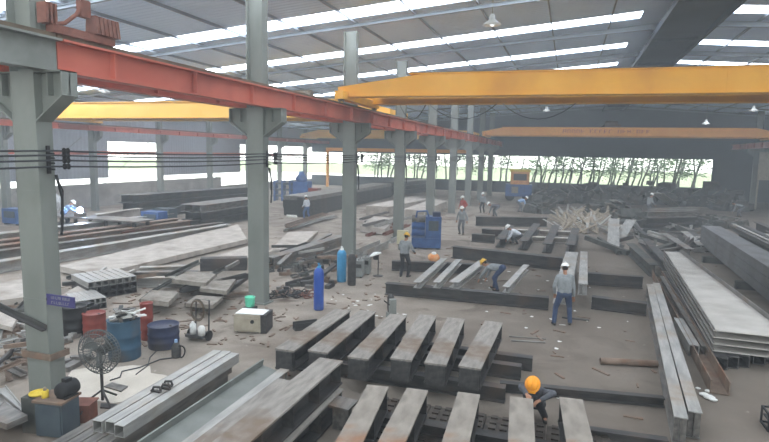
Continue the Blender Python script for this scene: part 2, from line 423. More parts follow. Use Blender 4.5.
# rear wall: low wall, opening onto the trees, dark cladding above, closed to the right
mb = MB()
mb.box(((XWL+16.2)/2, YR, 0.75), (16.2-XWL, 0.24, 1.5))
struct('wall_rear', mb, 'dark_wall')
mb = MB()
zc = roofz(XWL)
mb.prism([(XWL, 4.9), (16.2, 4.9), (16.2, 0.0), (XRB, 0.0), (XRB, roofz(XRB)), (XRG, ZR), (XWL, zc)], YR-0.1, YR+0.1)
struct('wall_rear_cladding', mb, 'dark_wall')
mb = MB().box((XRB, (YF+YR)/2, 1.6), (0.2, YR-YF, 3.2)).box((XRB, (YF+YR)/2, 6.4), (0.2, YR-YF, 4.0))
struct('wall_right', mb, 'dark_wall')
struct('wall_front', MB().box(((XWL+XRB)/2, YF-0.1, 2.6), (XRB-XWL, 0.2, 5.2)), 'dark_wall')  # unseen wall added to cut frontal light, open above to light the cranes
# camera
cd = bpy.data.cameras.new('camera'); cam = bpy.data.objects.new('camera', cd); C.objects.link(cam)
cm = Matrix((_rt, _up, -_fw)).transposed().to_4x4(); cm.translation = V((0, 0, EYE)); cam.matrix_world = cm
cd.sensor_fit = 'HORIZONTAL'; cd.sensor_width = 36.0; cd.lens = FPX*36/769; cd.clip_end = 600; cd.clip_start = 0.1
S = bpy.context.scene; S.camera = cam
# world: bright hazy overcast sky
w = bpy.data.worlds.new('sky'); S.world = w; w.use_nodes = True
bg = w.node_tree.nodes['Background']
tc = w.node_tree.nodes.new('ShaderNodeTexCoord'); sp = w.node_tree.nodes.new('ShaderNodeSeparateXYZ')
rp = w.node_tree.nodes.new('ShaderNodeValToRGB')
w.node_tree.links.new(tc.outputs['Generated'], sp.inputs[0]); w.node_tree.links.new(sp.outputs['Z'], rp.inputs[0])
rp.color_ramp.elements[0].color = (0.93, 0.97, 0.93, 1); rp.color_ramp.elements[1].color = (0.86, 0.93, 1.0, 1)
w.node_tree.links.new(rp.outputs[0], bg.inputs['Color']); bg.inputs['Strength'].default_value = 4.5
S.view_settings.view_transform = 'Standard'; S.view_settings.look = 'None'; S.view_settings.gamma = 1.0
S.view_settings.use_curve_mapping = False
S.view_settings.exposure = 0.14
# haze: dusty air filling the hall
hz = bpy.data.materials.new('dusty_air'); hz.use_nodes = True
nt = hz.node_tree; nt.nodes.clear()
mo = nt.nodes.new('ShaderNodeOutputMaterial'); vs_ = nt.nodes.new('ShaderNodeVolumeScatter')
vs_.inputs['Color'].default_value = (0.9, 0.96, 1.0, 1); vs_.inputs['Density'].default_value = 0.0048; vs_.inputs['Anisotropy'].default_value = 0.25
nt.links.new(vs_.outputs[0], mo.inputs['Volume'])
tag(MB().box(((XWL+XRB)/2, (YR+YF)/2, 5.6), (XRB-XWL+0.6, YR-YF+3.0, 11.16)).build('haze', hz), 'thin pale dusty haze filling the whole hall', 'haze', None, 'stuff')
try:
    S.cycles.volume_max_steps = 64
except Exception: pass

# ================================================================ steel frame: columns, runways, cranes, conductor wires, lamps
def column(name, label, group, x, y, ztop, w=0.56, d=0.32, zc=6.115, sides=(-1, 1), m='column', corbel=0.94, full=True):
    o = thing(name, label, 'column', (x, y, 0), 0, group, 'thing')
    # welded H: two flanges facing +-x, web between
    MB().box((w/2-0.012, 0, ztop/2), (0.025, d, ztop)).build('flange', m, o)
    MB().box((-w/2+0.012, 0, ztop/2), (0.025, d, ztop)).build('flange', m, o)
    MB().box((0, 0, ztop/2), (w-0.05, 0.02, ztop)).build('web', m, o)
    # cover plates boxing the lower shaft
    MB().box((0, -d/2+0.01, zc/2), (w-0.05, 0.015, zc)).build('face_plate', m, o)
    MB().box((0, d/2-0.01, zc/2), (w-0.05, 0.015, zc)).build('face_plate', m, o)
    MB().box((0, 0, 0.02), (w+0.2, d+0.2, 0.04)).build('base_plate', m, o)
    for s in sides:
        c = thing2('bracket', o)
        for yy in (0.0,):
            c_ = MB().prism([(s*w/2, zc), (s*(w/2+corbel-0.3), zc), (s*(w/2+corbel-0.3), zc-0.4), (s*w/2, zc-0.85)] if s > 0 else
                       [(s*w/2, zc-0.85), (s*(w/2+corbel-0.3), zc-0.4), (s*(w/2+corbel-0.3), zc), (s*w/2, zc)], yy-0.012, yy+0.012)
            c_.build('gusset', m, c)
        MB().box((s*(w/2+corbel/2-0.15), 0, zc-0.012), (corbel-0.3, d, 0.024)).build('top_plate', m, c)
        MB().box((s*(w/2+corbel/2-0.2), 0, zc-0.22), (0.025, d-0.06, 0.38)).build('stiffener', m, c)
        MB().box((s*(w/2+corbel-0.312), 0, zc-0.2), (0.024, d, 0.4)).build('end_plate', m, c)
        MB().bar((s*(w/2-0.01), 0, zc-0.86), (s*(w/2+corbel-0.30), 0, zc-0.41), d, 0.024).build('lower_flange', m, c)
    for z in (2.0, 4.0):
        MB().box((0, 0, z), (w+0.012, d+0.012, 0.05)).build('splice_band', m, o)
    return o
def thing2(name, parent):
    e = bpy.data.objects.new(name, None); C.objects.link(e); e.parent = parent; e.empty_display_size = 0.1; return e
col_lab = ['tall grey green steel column closest to the pedestal fan, with purple sign plate',
           'grey green steel column standing behind the beige welding machine with green bucket',
           'grey green steel column standing behind the pale blue gas cylinder',
           'grey steel column behind the worker in yellow helmet and beside blue machine',
           'grey steel column just beyond the tall blue machine in the central row']
for i in range(NC):
    y = CY0 + CDY*i
    lab = col_lab[i] if i < len(col_lab) else '%s grey steel column of the central row counted from the pedestal fan' % ORD[i]
    column('steel_column', lab, 'columns of the central row', XC, y, roofz(XC)-0.42)
# left row
YL = [10.5, 18.0, 25.6, 32.6, 39.8, 46.9, 53.9, 61.0, 68.0]
for i, y in enumerate(YL):
    column('steel_column', '%s pale steel column along the bright left wall, counted from the front' % ORD[i].replace('first', 'first'), 'columns of the left wall row',
           XL-0.6, y, roofz(XL-0.6)-0.42, w=0.5, d=0.3, zc=6.1, sides=(1,), corbel=0.95)
# right row
for i in range(4):
    y = CY0 + CDY*(i+5)
    column('steel_column', ['steel column of the dark right row beyond the frame edge', 'steel column of the dark right row with crane above', 'slim steel column in the dark right corner beside the far wall', 'last steel column of the right row near the rear opening'][i] if i else
           'steel column of the dark right row standing by the right edge stacks', 'columns of the right row', XR+0.6, y, roofz(XR)-0.42)
# runway girders with crane rail
def runway(label, x, y0, y1, zb, zt, m='runway', group='crane runway girders', rail=True, half=0.16):
    o = thing('runway_girder', label, 'crane runway', (x, y0, 0), 0, group)
    L = y1-y0; h = zt-zb
    MB().box((0, L/2, zt-0.02), (0.36, L, 0.04)).build('top_flange', m, o)
    MB().box((0, L/2, (zb+zt)/2), (0.03, L, h-0.08)).build('web', m, o)
    MB().box((0, L/2, zb+0.02), (0.30, L, 0.04)).build('bottom_flange', m, o)
    n = int(L/2.5)
    for i in range(min(n, 40)):
        y = 1.2 + i*2.5
        s = MB()
        for sx in (-1, 1): s.box((sx*0.075, y, (zb+zt)/2), (0.12, 0.05, h-0.08))
        s.build('stiffener', m, o)
    if rail: MB().box((0, L/2, zt+0.05), (0.07, L, 0.10)).build('rail', 'crane_dark', o)
    return o
XRW = -8.76
grey_rw = runway('grey painted crane runway girder end resting on the column by the pedestal fan', XRW, -5.0, 7.55, 6.125, 6.70, 'girder_green')
main_rw = runway('long red crane runway girder carried by the central column row', XRW, 7.57, YR-0.4, 6.125, 6.70)
runway('red crane runway girder on the far side of the central columns, facing the left bay', XC-0.64, -5.0, YR-0.4, 6.125, 6.70)
runway('red crane runway girder along the left wall columns', XL, -2.0, YR-0.4, 6.11, 6.5)
runway('red crane runway girder on the dark right column row', XR, 10.0, YR-0.4, 6.125, 6.70)
# horizontal red girt bar along the left wall
tag(MB().box((XL-0.95, 39, 4.45), (0.14, 58, 0.3)).build('wall_girt', 'runway'), 'long dull red horizontal bar along the left wall columns', 'girt')
# bracing rods on the left wall
for i, (ya, yb) in enumerate(((25.2, 31.8), (32.2, 39.0), (46.6, 53.4))):
    tag(MB().tube([(XL-0.95+0.16, ya, 1.0), (XL-0.95+0.16, yb, 5.6)], 0.03, 6).build('brace_rod', 'grey'), ['thin diagonal brace rod on left wall beside the welder', 'thin diagonal brace rod crossing the wide bright opening', 'thin diagonal brace rod far along the left wall'][i], 'brace', 'wall brace rods')
# overhead travelling cranes: two box girders, end carriages, hoist, added shade plate
def crane(label, y, x0, x1, zrail, h, m, gap=2.7, taper0=2.2, taper1=2.2, hoist=0.6, lettering=False, motors=True, rz=0.0):
    o = thing('overhead_crane', label, 'crane', (0, y, 0), R(rz), 'overhead cranes')
    MB().box(((x0+x1)/2, gap/2, zrail+0.55), (x1-x0-1.6, gap-0.55, 0.04)).build('walkway_deck', 'crane_dark', o)  # dark plate added between the girders to keep light off the rear one
    zb = zrail+0.24; zt = zb+h
    for g, yy in enumerate((0.0, gap)):
        poly = [(x0, zb+0.12), (x0+0.5, zb), (x1-0.5, zb), (x1, zb+0.12), (x1, zb+0.45*h), (x1-taper1, zt), (x0+taper0, zt), (x0, zb+0.45*h)]
        gd = MB().prism(poly, yy-0.2, yy+0.2).build('girder', m, o)
        MB().box(((x0+x1)/2, yy, zb-0.012), (x1-x0-0.9, 0.62, 0.03)).build('lower_flange', m, gd)
        MB().box(((x0+x1)/2, yy, zt+0.015), (x1-x0-taper0-taper1, 0.56, 0.03)).build('upper_flange', m, gd)
        MB().box(((x0+x1)/2, yy, zt+0.06), (x1-x0-taper0-taper1, 0.06, 0.06)).build('trolley_rail', 'crane_dark', gd)
        for s in range(1, 6):
            xx = x0+(x1-x0)*s/6
            MB().box((xx, yy-0.203, (zb+zt)/2), (0.03, 0.012, h*0.96)).build('seam', m, gd)
    for xx in (x0+0.28, x1-0.28):
        c = MB().box((xx, gap/2, zrail+0.24), (0.34, gap+1.6, 0.30)).build('end_carriage', m, o)
        for yy in (-0.55, gap+0.55):
            MB().lathe([(0.0, -0.08), (0.19, -0.08), (0.19, -0.05), (0.16, -0.05), (0.16, 0.05), (0.19, 0.05), (0.19, 0.08), (0.0, 0.08)], 16,
                       Matrix.Translation((xx, yy, zrail+0.17)) @ Matrix.Rotation(PI/2, 4, 'Y')).build('wheel', 'crane_dark', c)
        if motors:
            MB().lathe([(0.13, 0), (0.15, 0.03), (0.15, 0.4), (0.10, 0.46)], 12, Matrix.Translation((xx+(0.2 if xx < 0 else -0.65), gap/2, zrail+0.5)) @ Matrix.Rotation(PI/2, 4, 'Y')).build('drive_motor', 'crane_dark', c)
    hx = x0+(x1-x0)*hoist
    t = MB().box((hx, gap/2, zt+0.22), (1.5, gap+0.4, 0.2)).build('trolley', 'crane_dark', o)
    MB().lathe([(0.24, -0.6), (0.28, -0.55), (0.28, 0.55), (0.24, 0.6)], 14, Matrix.Translation((hx, gap/2, zt+0.5)) @ Matrix.Rotation(PI/2, 4, 'Y')).build('hoist_drum', 'crane_dark', t)
    if lettering:
        rnd = random.Random(3); xl = x0+(x1-x0)*lettering
        lt = MB()
        for wd in (5, 5, 3, 3):
            for c in range(wd):
                hh = 0.42*h
                lt.box((xl, -0.215, zb+h*0.55), (0.10, 0.01, hh))
                if rnd.random() < 0.7: lt.box((xl+0.13, -0.215, zb+h*0.55+hh*0.42), (0.22, 0.01, hh*0.16))
                if rnd.random() < 0.6: lt.box((xl+0.13, -0.215, zb+h*0.55), (0.2, 0.01, hh*0.16))
                if rnd.random() < 0.5: lt.box((xl+0.24, -0.215, zb+h*0.55), (0.09, 0.01, hh))
                xl += 0.44
            xl += 0.4
        lt.build('lettering', 'faded_red', o)
    return o
ZRAIL = 6.80
crane('large yellow overhead crane spanning the main bay close to the roof lights', 20.9, XRW-0.16, XR+0.35, ZRAIL, 0.80, 'yellow', 3.2, 3.4, 2.4, 0.62, rz=2.4)
crane('orange overhead crane with faded red lettering, further down the main bay', 59.5, XRW-0.35, XR+0.35, ZRAIL, 0.82, 'orange', 3.4, 2.2, 2.0, 0.47, 0.30, rz=1.5)
crane('pale yellow overhead crane crossing the left bay above the welder', 29.2, XL-0.35, XC-0.35, 6.6, 0.98, 'yellow_pale', 3.0, 1.6, 2.2, 0.75)
crane('yellow overhead crane deep in the left bay behind the red girder', atX(302, 138, XL-0.35).y, XL-0.35, XC-0.35, 6.6, 0.95, 'yellow_pale', 3.0, 2.5, 2.2, 0.3)
tag(MB().box(((XL+XC)/2-1.0, 71.5, 5.35), (XC-XL-4.0, 0.35, 0.42)).box(((XL+XC)/2-1.0, 71.5, 5.12), (XC-XL-4.0, 0.5, 0.05)).box((XL+1.2, 71.5, 2.6), (0.3, 0.35, 5.2)).box((XC-3.2, 71.5, 2.6), (0.3, 0.35, 5.2)).build('gantry_beam', 'orange'), 'low orange gantry beam across the far end of the left bay', 'gantry')
# festoon cables under the large crane
def sag(p0, p1, d, n=10):
    return [V(p0).lerp(V(p1), i/n) - V((0, 0, d*4*(i/n)*(1-i/n))) for i in range(n+1)]
z0 = 7.13
o = thing('festoon_cable', 'dark looping cable hung beneath the large yellow crane', 'cable', (0, 23.3, 0))
xs = [-7.5, -6.2, -3.0, 0.2]
for a, b in zip(xs, xs[1:]):
    MB().tube(sag((a, 0.7, z0), (b, 0.7, z0), 0.75), 0.02, 5).build('cable_loop', 'wire', o)
MB().box((-3.6, 0.7, z0+0.03), (8.2, 0.05, 0.05)).build('cable_track', 'crane_dark', o)
MB().tube([(-6.2, 0.7, z0), (-6.2, 0.1, z0+0.3)], 0.02, 5).build('track_hanger', 'crane_dark', o)
# dark cross bar hanging under the left bay crane: conductor wires with insulators along the central row
for i in range(4):
    z = 4.85 - 0.17*i
    z = [4.74, 4.66, 4.57, 4.46][i]
    o = thing('conductor_wire', '%s of four dark conductor wires strung along the central columns' % ['topmost', 'upper middle', 'lower middle', 'lowest'][i], 'wire', (XC+0.47, 0, z), 0, 'conductor wires')
    pts = []
    for j in range(NC):
        ya = CY0+CDY*(j-1); pts += sag((0, ya, 0), (0, ya+CDY, 0), 0.05, 4)[:-1]
    MB().tube(pts + [V((0, CY0+CDY*(NC-1), 0))], 0.018, 5).build('wire', 'wire', o)
    for j in range(NC):
        MB().lathe([(0.03, -0.06), (0.06, -0.04), (0.04, 0), (0.06, 0.04), (0.03, 0.06)], 8, Matrix.Translation((0, CY0+CDY*j+0.25, 0)) @ Matrix.Rotation(PI/2, 4, 'X')).build('insulator', 'black', o)
for j in range(NC):
    o = thing('insulator_bracket', 'dark insulator bracket with hanging leads on the %s central column from the fan' % ORD[j], 'bracket', (XC+0.335, CY0+CDY*j-0.1, 0), 0, 'insulator brackets')
    MB().box((0.0, 0.10, 4.58), (0.04, 0.06, 0.5)).build('upright', 'black', o)
    for z in (4.74, 4.66, 4.57, 4.46): MB().box((0.07, 0.10, z-0.05), (0.12, 0.04, 0.03)).build('arm', 'black', o)
    MB().tube([(0, 0.24, 4.3), (0.0, 0.34, 3.9), (0.03, 0.30, 3.5), (0.02, 0.27, 3.2)], 0.025, 5).build('lead', 'black', o)
    MB().tube([(-0.05, 0.26, 4.3), (-0.05, 0.40, 4.0), (-0.02, 0.34, 3.6)], 0.02, 5).build('lead', 'black', o)
# ribbed red housing on the runway beside the column
p = V((XRW, 8.45, 6.80-0.62*0.06))
o = thing('crane_end_unit', 'dull red ribbed end unit sitting on the runway rail beside the column', 'machine', p)
o.scale = (0.62,)*3
MB().box((0, -0.5, 0.18), (0.3, 2.2, 0.24)).build('carriage', 'rust_red', o)
for i in range(6): MB().prism([(-0.25, 0.31), (0.25, 0.31), (0.18, 0.85), (-0.18, 0.85)], -0.02, 0.09, Matrix.Translation((0, -0.15+0.16*i, 0))).build('rib_plate', 'rust_red', o)
MB().tube([(0, -1.5, 0.3), (0, -1.1, 0.42), (0, -0.7, 0.75), (0, -0.45, 1.1)], 0.06, 8).build('arm', 'rust_red', o)
MB().box((0, -0.42, 0.98), (0.2, 0.34, 0.5)).build('arm_head', 'rust_red', o)
for i in range(3): MB().box((0, -1.52-0.14*i, 0.56), (0.36, 0.07, 0.56)).build('guard_plate', 'rust_red', o)
# pendant lamps
def lamp(label, p, rod):
    o = thing('pendant_lamp', label, 'lamp', p, 0, 'pendant roof lamps')
    MB().lathe([(0.30, 0), (0.29, 0.03), (0.16, 0.13), (0.09, 0.2), (0.08, 0.32), (0.05, 0.36)], 18).build('shade', 'white', o, True)
    MB().lathe([(0.0, -0.05), (0.07, -0.03), (0.09, 0.05), (0.06, 0.12)], 12).build('bulb', 'lamp_glow', o, True)
    MB().tube([(0, 0, 0.36), (0, 0, 0.36+rod)], 0.015, 5).build('rod', 'grey', o)
for lab, (px, py, Y) in (('white pendant lamp hanging from the roof above the large yellow crane', (492, 25, 19.0)),
                         ('white pendant lamp hanging between the two cranes near the middle', (546.5, 111, 48.0)),
                         ('white pendant lamp on a long rod over the orange crane lettering', (706, 124, 51.0)),
                         ('white pendant lamp by the right column row under the crane', (753.5, 111, 46.0)),
                         ('small white pendant lamp seen under the red runway girder, left bay', (104, 92, 24.0))):
    q = atY(px, py, Y); lamp(lab, q, max(0.3, roofz(q.x)-0.2-q.z-0.36))

# ================================================================ foreground steel
def mid(a, b): return (V(a)+V(b))/2
def drop(p, dz): return V((p.x, p.y, p.z-dz))
def pxmid(z, a, b): return mid(at(a[0], a[1], z), at(b[0], b[1], z))
# --- six welded beams on timbers, middle of the floor
A = [((275,348),(297,349),(334,309),(352,310)), ((309,350.5),(327,351.5),(360,310.6),(376,310.6)), ((348,356.5),(370,356.5),(390,314),(407,315)),
     ((388.7,361.6),(410,361),(421,315),(435,315)), ((424,364),(446,364),(449,317.5),(463.4,318.5)), ((457.6,367),(481,368.4),(485.5,321),(502.4,322))]
LA = ['dark welded beam of the middle row, the one closest to the bright tube bundle', 'second welded beam of the middle row from the bright tube bundle',
      'welded beam of the middle row with the small drill standing at its far end', 'fourth welded beam of the middle row, left of two rusty topped ones',
      'welded beam with rusty patch on its far end, fifth in the middle row', 'last welded beam of the middle row, on the side of the crouching welder']
proto = None
def beam_row(defs, labels, group, z, h, w, m, zoff, L, ms='steel_dark', name='welded_beam', stiff=4, endplate=False):
    global proto
    first = None
    for q, lab in zip(defs, labels):
        n, f = pxmid(z, q[0], q[1]), pxmid(z, q[2], q[3])
        if L: n = f + (n-f).normalized()*L
        p0, p1 = drop(n, h), drop(f, h)
        if first is None:
            first = beam_thing(name, lab, 'beam', p0, p1, w, h, m=m, mside=ms, group=group, stiff=stiff, endplate=endplate); o = first
        else:
            o = copy_tree(first); o.matrix_world = frame(p0, p1); o['label'] = lab
beam_row(A, LA, 'welded beams of the middle row', 0.75, 0.44, 0.44, 'flange_dust', 0.31, 3.15, endplate=True)
# --- five beams at the front edge
Bq = [((336,442),(362,442),(368,385),(388,386)), ((377,442),(406,442),(407,388),(428,390)), ((441,442),(470,442),(459,393),(479,393)),
      ((509,442),(534,442),(511,397),(532,398)), ((568,442),(592,442),(559.5,398),(582,398))]
LB = ['front row beam with rust brown far end, next to the tall beam stack', 'second front row beam, reaching the bottom edge beside the rust ended one',
      'front row beam with orange brown stained end in the middle of the front row', 'front row beam that the orange helmeted welder leans over',
      'front row beam on the far side of the orange helmeted welder']
beam_row(Bq, LB, 'beams of the front row', 0.75, 0.44, 0.38, 'flange_rusty', 0.31, 3.2)
# sleepers under both rows
def sleeper(label, y, x0, x1, h, w=0.22, m='steel_dark', kind='I', z=0.0, y1=None, group=None, name='support_rail', cat='rail', t=0.025):
    return bar_thing(name, label, cat, (x0, y, z), (x1, y if y1 is None else y1, z), w, h, kind, m, t, group)
sleeper('dark rail under the far ends of the middle row beams', 12.35, -5.9, -0.55, 0.305, group='rails under the beam rows')
sleeper('dark rail under the middle of the middle row beams, poking out further', 11.75, -5.75, -0.75, 0.305, group='rails under the beam rows')
sleeper('dark rail under the near ends of the middle row beams', 10.5, -5.75, -0.95, 0.305, group='rails under the beam rows')
sleeper('dark rail carrying the far ends of the front row beams', 8.55, -3.3, 0.75, 0.18, z=0.125, group='rails under the beam rows')
sleeper('dark rail carrying the near ends of the front row beams', 6.55, -3.0, 0.8, 0.305, group='rails under the beam rows')
for i in range(4):
    x = -3.25 + 1.05*i
    mb = MB().slab([(x, 7.0), (x+1.03, 7.0), (x+1.01, 9.65), (x-0.02, 9.6)], 0.0, 0.09)
    for a in range(5):
        for b in range(13): mb.box((x+0.12+0.2*a, 7.15+0.2*b, 0.105), (0.12, 0.1, 0.03))
    tag(mb.build('tread_plate', 'pitted'), '%s pitted dark tread plate on the floor under the front row beams' % ORD[i], 'plate', 'tread plates under the front row')
# --- tall stacks at the front left: S2 upper/lower, S1 upper/lower
for lab, n, f, z, h, w, L in (('upper long dark beam of the tall front stack beside the grey green girder', (-4.07, 5.3), (-4.05, 9.05), 0.5, 0.45, 0.47, 0),
                              ('lower long dark beam of the tall front stack, under the upper one', (-4.0, 5.3), (-3.98, 8.9), 0.03, 0.45, 0.5, 0)):
    beam_thing('stacked_beam', lab, 'beam', (n[0], n[1], z), (f[0], f[1], z), w, h, m='flange_dust', mside='steel_dark', group='tall front stack', stiff=5)
for lab, z in (('upper flat topped box beam between tall stack and grey green girder', 0.4), ('lower box beam under the flat topped one by grey green girder', 0.0)):
    bar_thing('box_beam', lab, 'beam', (-4.56, 5.0, z), (-4.56, 8.26, z), 0.36, 0.38, 'box', 'flange_dust', 0.03, 'flat topped box beams')
tag(MB().slab([(-3.72, 8.2), (-3.32, 8.15), (-3.3, 8.55), (-3.7, 8.6)], 0.44, 0.48).slab([(-3.68,8.3),(-3.38,8.3),(-3.38,8.45),(-3.68,8.45)], 0, 0.44).build('step_plate', 'steel'), 'small square plate jutting from the side of the tall front stack', 'plate')
# --- grey green girder lying on its side, web up
p0, p1 = V((-5.93, 4.8, 0.31)), V((-5.95, 9.7, 0.31))
o = beam_thing('plate_girder', 'grey green painted girder lying on its side, broad web facing up', 'girder', p0, p1, 0.3, 0.62, tf=0.03, tw=0.02, m='girder_green', stiff=0)
o.matrix_world = frame(p0, p1, V((1, 0, -0.22)))
bar_thing('narrow_beam', 'narrow pale beam lying between the grey green girder and flat box beams', 'beam', (-5.14, 4.8, 0.0), (-5.2, 9.35, 0.0), 0.2, 0.47, 'I', 'steel_light', 0.02)
# --- bundle of bright square tubes
for lay, (n, x0, ya, yb) in enumerate(((4, -6.93, 5.6, 9.3), (4, -6.93, 5.65, 9.35), (3, -6.80, 6.25, 9.5))):
    for i in range(n):
        x = x0 + 0.212*i + 0.03*lay - (0.16 if lay < 2 else 0.0)
        dy = random.uniform(-0.05, 0.05)
        bar_thing('square_tube', '%s square tube from the fan side in the %s layer of the bright bundle' % (ORD[i], ['bottom', 'middle', 'top'][lay]), 'tube',
                  (x, ya+dy, 0.2*lay), (x-0.12, yb+dy, 0.2*lay), 0.185, 0.195, 'box', 'steel_light' if lay == 2 else 'steel', 0.012, 'bright square tube bundle')
for i, (y, x) in enumerate(((7.35, -6.62), (7.5, -6.55), (7.62, -6.6))):
    tag(MB().tube([(x-0.08, y, 0.615), (x-0.05, y, 0.68), (x+0.05, y+0.03, 0.68), (x+0.08, y+0.03, 0.615)], 0.022, 6).box((x, y, 0.61), (0.2, 0.05, 0.03)).build('lifting_clamp', 'steel_dark'),
        'small dark lifting clamp on top of the bright tube bundle, %s along it' % ORD[i], 'clamp', 'clamps on the tube bundle')
# short bar beside the middle row
bar_thing('channel_offcut', 'short dark channel offcut on the floor beyond first middle row beam', 'offcut', at(294, 330), at(318, 327), 0.25, 0.2, 'C', 'steel_dark', 0.02)
# --- flat bars on the floor right of the middle row
for lab, a, b, w, h in (('pale flat bar lying on the open floor near the middle row', (511, 341), (545, 343), 0.08, 0.03), ('thin dark rod on the floor behind the pale flat bar', (509, 337), (546, 339.5), 0.04, 0.03),
                        ('thin dark bar lying beside the feet of the standing worker', (562, 318), (589, 321), 0.07, 0.04)):
    bar_thing('flat_bar', lab, 'bar', at(*a), at(*b), w, h, 'flat', 'steel' if 'pale' in lab else 'steel_dark', 0.02)
# --- transverse rails in the middle
def trans(label, a, b, z, h, w, m='steel_dark', group='cross rails on the floor', kind='I', zb=None):
    p0, p1 = at(a[0], a[1], z), at(b[0], b[1], z)
    return bar_thing('cross_rail', label, 'rail', drop(p0, h if zb is None else z-zb), drop(p1, h if zb is None else z-zb), w, h, kind, m, 0.03, group)
trans('long cross rail in front of the slanted beams, ending near standing worker', (386,282.5), (549,297), 0.4, 0.39, 0.3)
trans('short cross rail between the standing worker and long narrow beam pair', (592,296), (647,302.6), 0.4, 0.39, 0.3)
trans('long dark cross rail behind the worker bending in yellow helmet', (453,246), (563,257.5), 0.55, 0.54, 0.45)
trans('short dark cross rail beyond the standing worker, toward the tapered troughs', (588,272.5), (643,276.5), 0.45, 0.44, 0.3)
trans('dark cross rail under the far ends of the slanted beams', (392,260.5), (480,264), 0.4, 0.39, 0.3)
trans('dark cross rail beyond the far workers, in front of heaps', (476,216.5), (547,217.5), 0.65, 0.64, 0.5)
trans('thin cross rail on the floor behind the orange helmeted welder', (500,381.5), (664,397), 0.2, 0.19, 0.16)
trans('thin cross rail at the bottom edge below the narrow beam pair', (590,428), (668,439), 0.2, 0.19, 0.16)
bar_thing('pipe', 'short dark round pipe on the floor beside the narrow beam pair', 'pipe', at(600, 364), at(657, 367), 0.16, 0.16, 'pipe', 'steel_rust', 0.02)
# --- slanted beams between the cross rails
def along(label, n, f, z, w, h, m='steel', kind='I', group=None, name='steel_beam', t=0.025, zb=None):
    p0, p1 = at(n[0], n[1], z), at(f[0], f[1], z)
    return bar_thing(name, label, 'beam', drop(p0, h), drop(p1, h), w, h, kind, m, t, group)
SB = 'slanted beams on the cross rails'
for lab, n, f, w in (('pale beam on cross rails closest to the yellow helmeted man standing', (417,282), (444,258), 0.25), ('second pale beam on cross rails from the standing yellow helmet', (436.5,282), (459,259), 0.24),
                     ('broad pale beam on cross rails beside the bending yellow helmet', (454,282), (483,260.5), 0.34), ('narrow pale beam on cross rails just past the bending yellow helmet', (506,286.5), (526.5,264.6), 0.22)):
    along(lab, n, f, 0.62, w, 0.215, 'steel_light', group=SB)
along('long broad pale beam running past the standing worker with white helmet', (562,292), (572,252), 0.8, 0.5, 0.38, 'steel_light', group='long pale beams by the standing worker')
along('long narrower pale beam just right of the standing white helmeted worker', (583,283.8), (584,251.5), 0.8, 0.28, 0.38, 'steel_light', group='long pale beams by the standing worker')
# --- far grid of beams
for i, (n, f) in enumerate((((500,239), (511,225)), ((523,241), (537,223.5)), ((547,244), (556,225)), ((570,245), (576,228)))):
    along('%s long beam from the blue machine side in the far ladder grid' % ORD[i], n, f, 0.5, 0.45, 0.45, 'steel_dark', group='far ladder grid')
for i, (a, b) in enumerate((((503,229), (515,229.4)), ((517,229.3), (534,230)), ((540,230), (553,230.6)), ((558,230.8), (574,231.5)), ((499,235), (527,236)), ((532,236.4), (549,237)), ((553,237.4), (572,238)))):
    trans('%s pale cross piece of the far ladder grid, counted row by row' % ORD[i], a, b, 0.3, 0.29, 0.5, 'dust', 'far ladder grid cross pieces')
for i, (a, b) in enumerate((((482,228.5), (508,230)), ((472,233.5), (495,235)))):
    trans('short dark beam between grey worker and ladder grid, %s' % ('further one' if i == 0 else 'closer one'), a, b, 0.45, 0.44, 0.45, 'steel_dark', 'short dark beams by the grid')
# ================================================================ right side
beam_thing('narrow_beam', 'long narrow grey beam, the outer one of the close pair, on open floor side', 'beam', drop(pxmid(0.5, (675,417.5), (687.6,417.5)), 0.48), drop(at(650,284,0.5), 0.48), 0.215, 0.48, 0.02, 0.015, m='steel_light', mside='steel', group='close pair of narrow beams', stiff=2)
beam_thing('narrow_beam', 'long narrow grey beam, the inner one of the close pair, by the white litter', 'beam', drop(pxmid(0.5, (689,412), (702,412)), 0.48), drop(at(656.5,282.8,0.5), 0.48), 0.215, 0.48, 0.02, 0.015, m='steel_light', mside='steel', group='close pair of narrow beams', stiff=2)
along('short pale beam lying between the narrow pair and the channels', (694.5,345), (678.5,318), 0.3, 0.23, 0.29, 'steel_light', 'box')
along('brown channel ending on bare floor beside the white litter', (721,381), (657,270), 0.3, 0.36, 0.29, 'steel_rust', 'C')
for i, (n, f) in enumerate((((705,346), (662,276)), ((713,352), (664,273)))):
    along('dark rail beside the brown channel, %s from the tapered troughs' % ('second' if i == 0 else 'first'), n, f, 0.25, 0.16, 0.24, 'steel', group='dark rails by the brown channel')
for i, (n, f) in enumerate((((722,357.5), (668,272)), ((733,356.5), (675,272)), ((744,355.5), (683,272)), ((760,353), (691,271)), ((771,352), (698,271)))):
    along('%s bearer rail under the tapered troughs, counted from the open floor' % ORD[i], n, f, 0.3, 0.26, 0.29, 'steel_dark', 'box', group='bearers under the troughs')
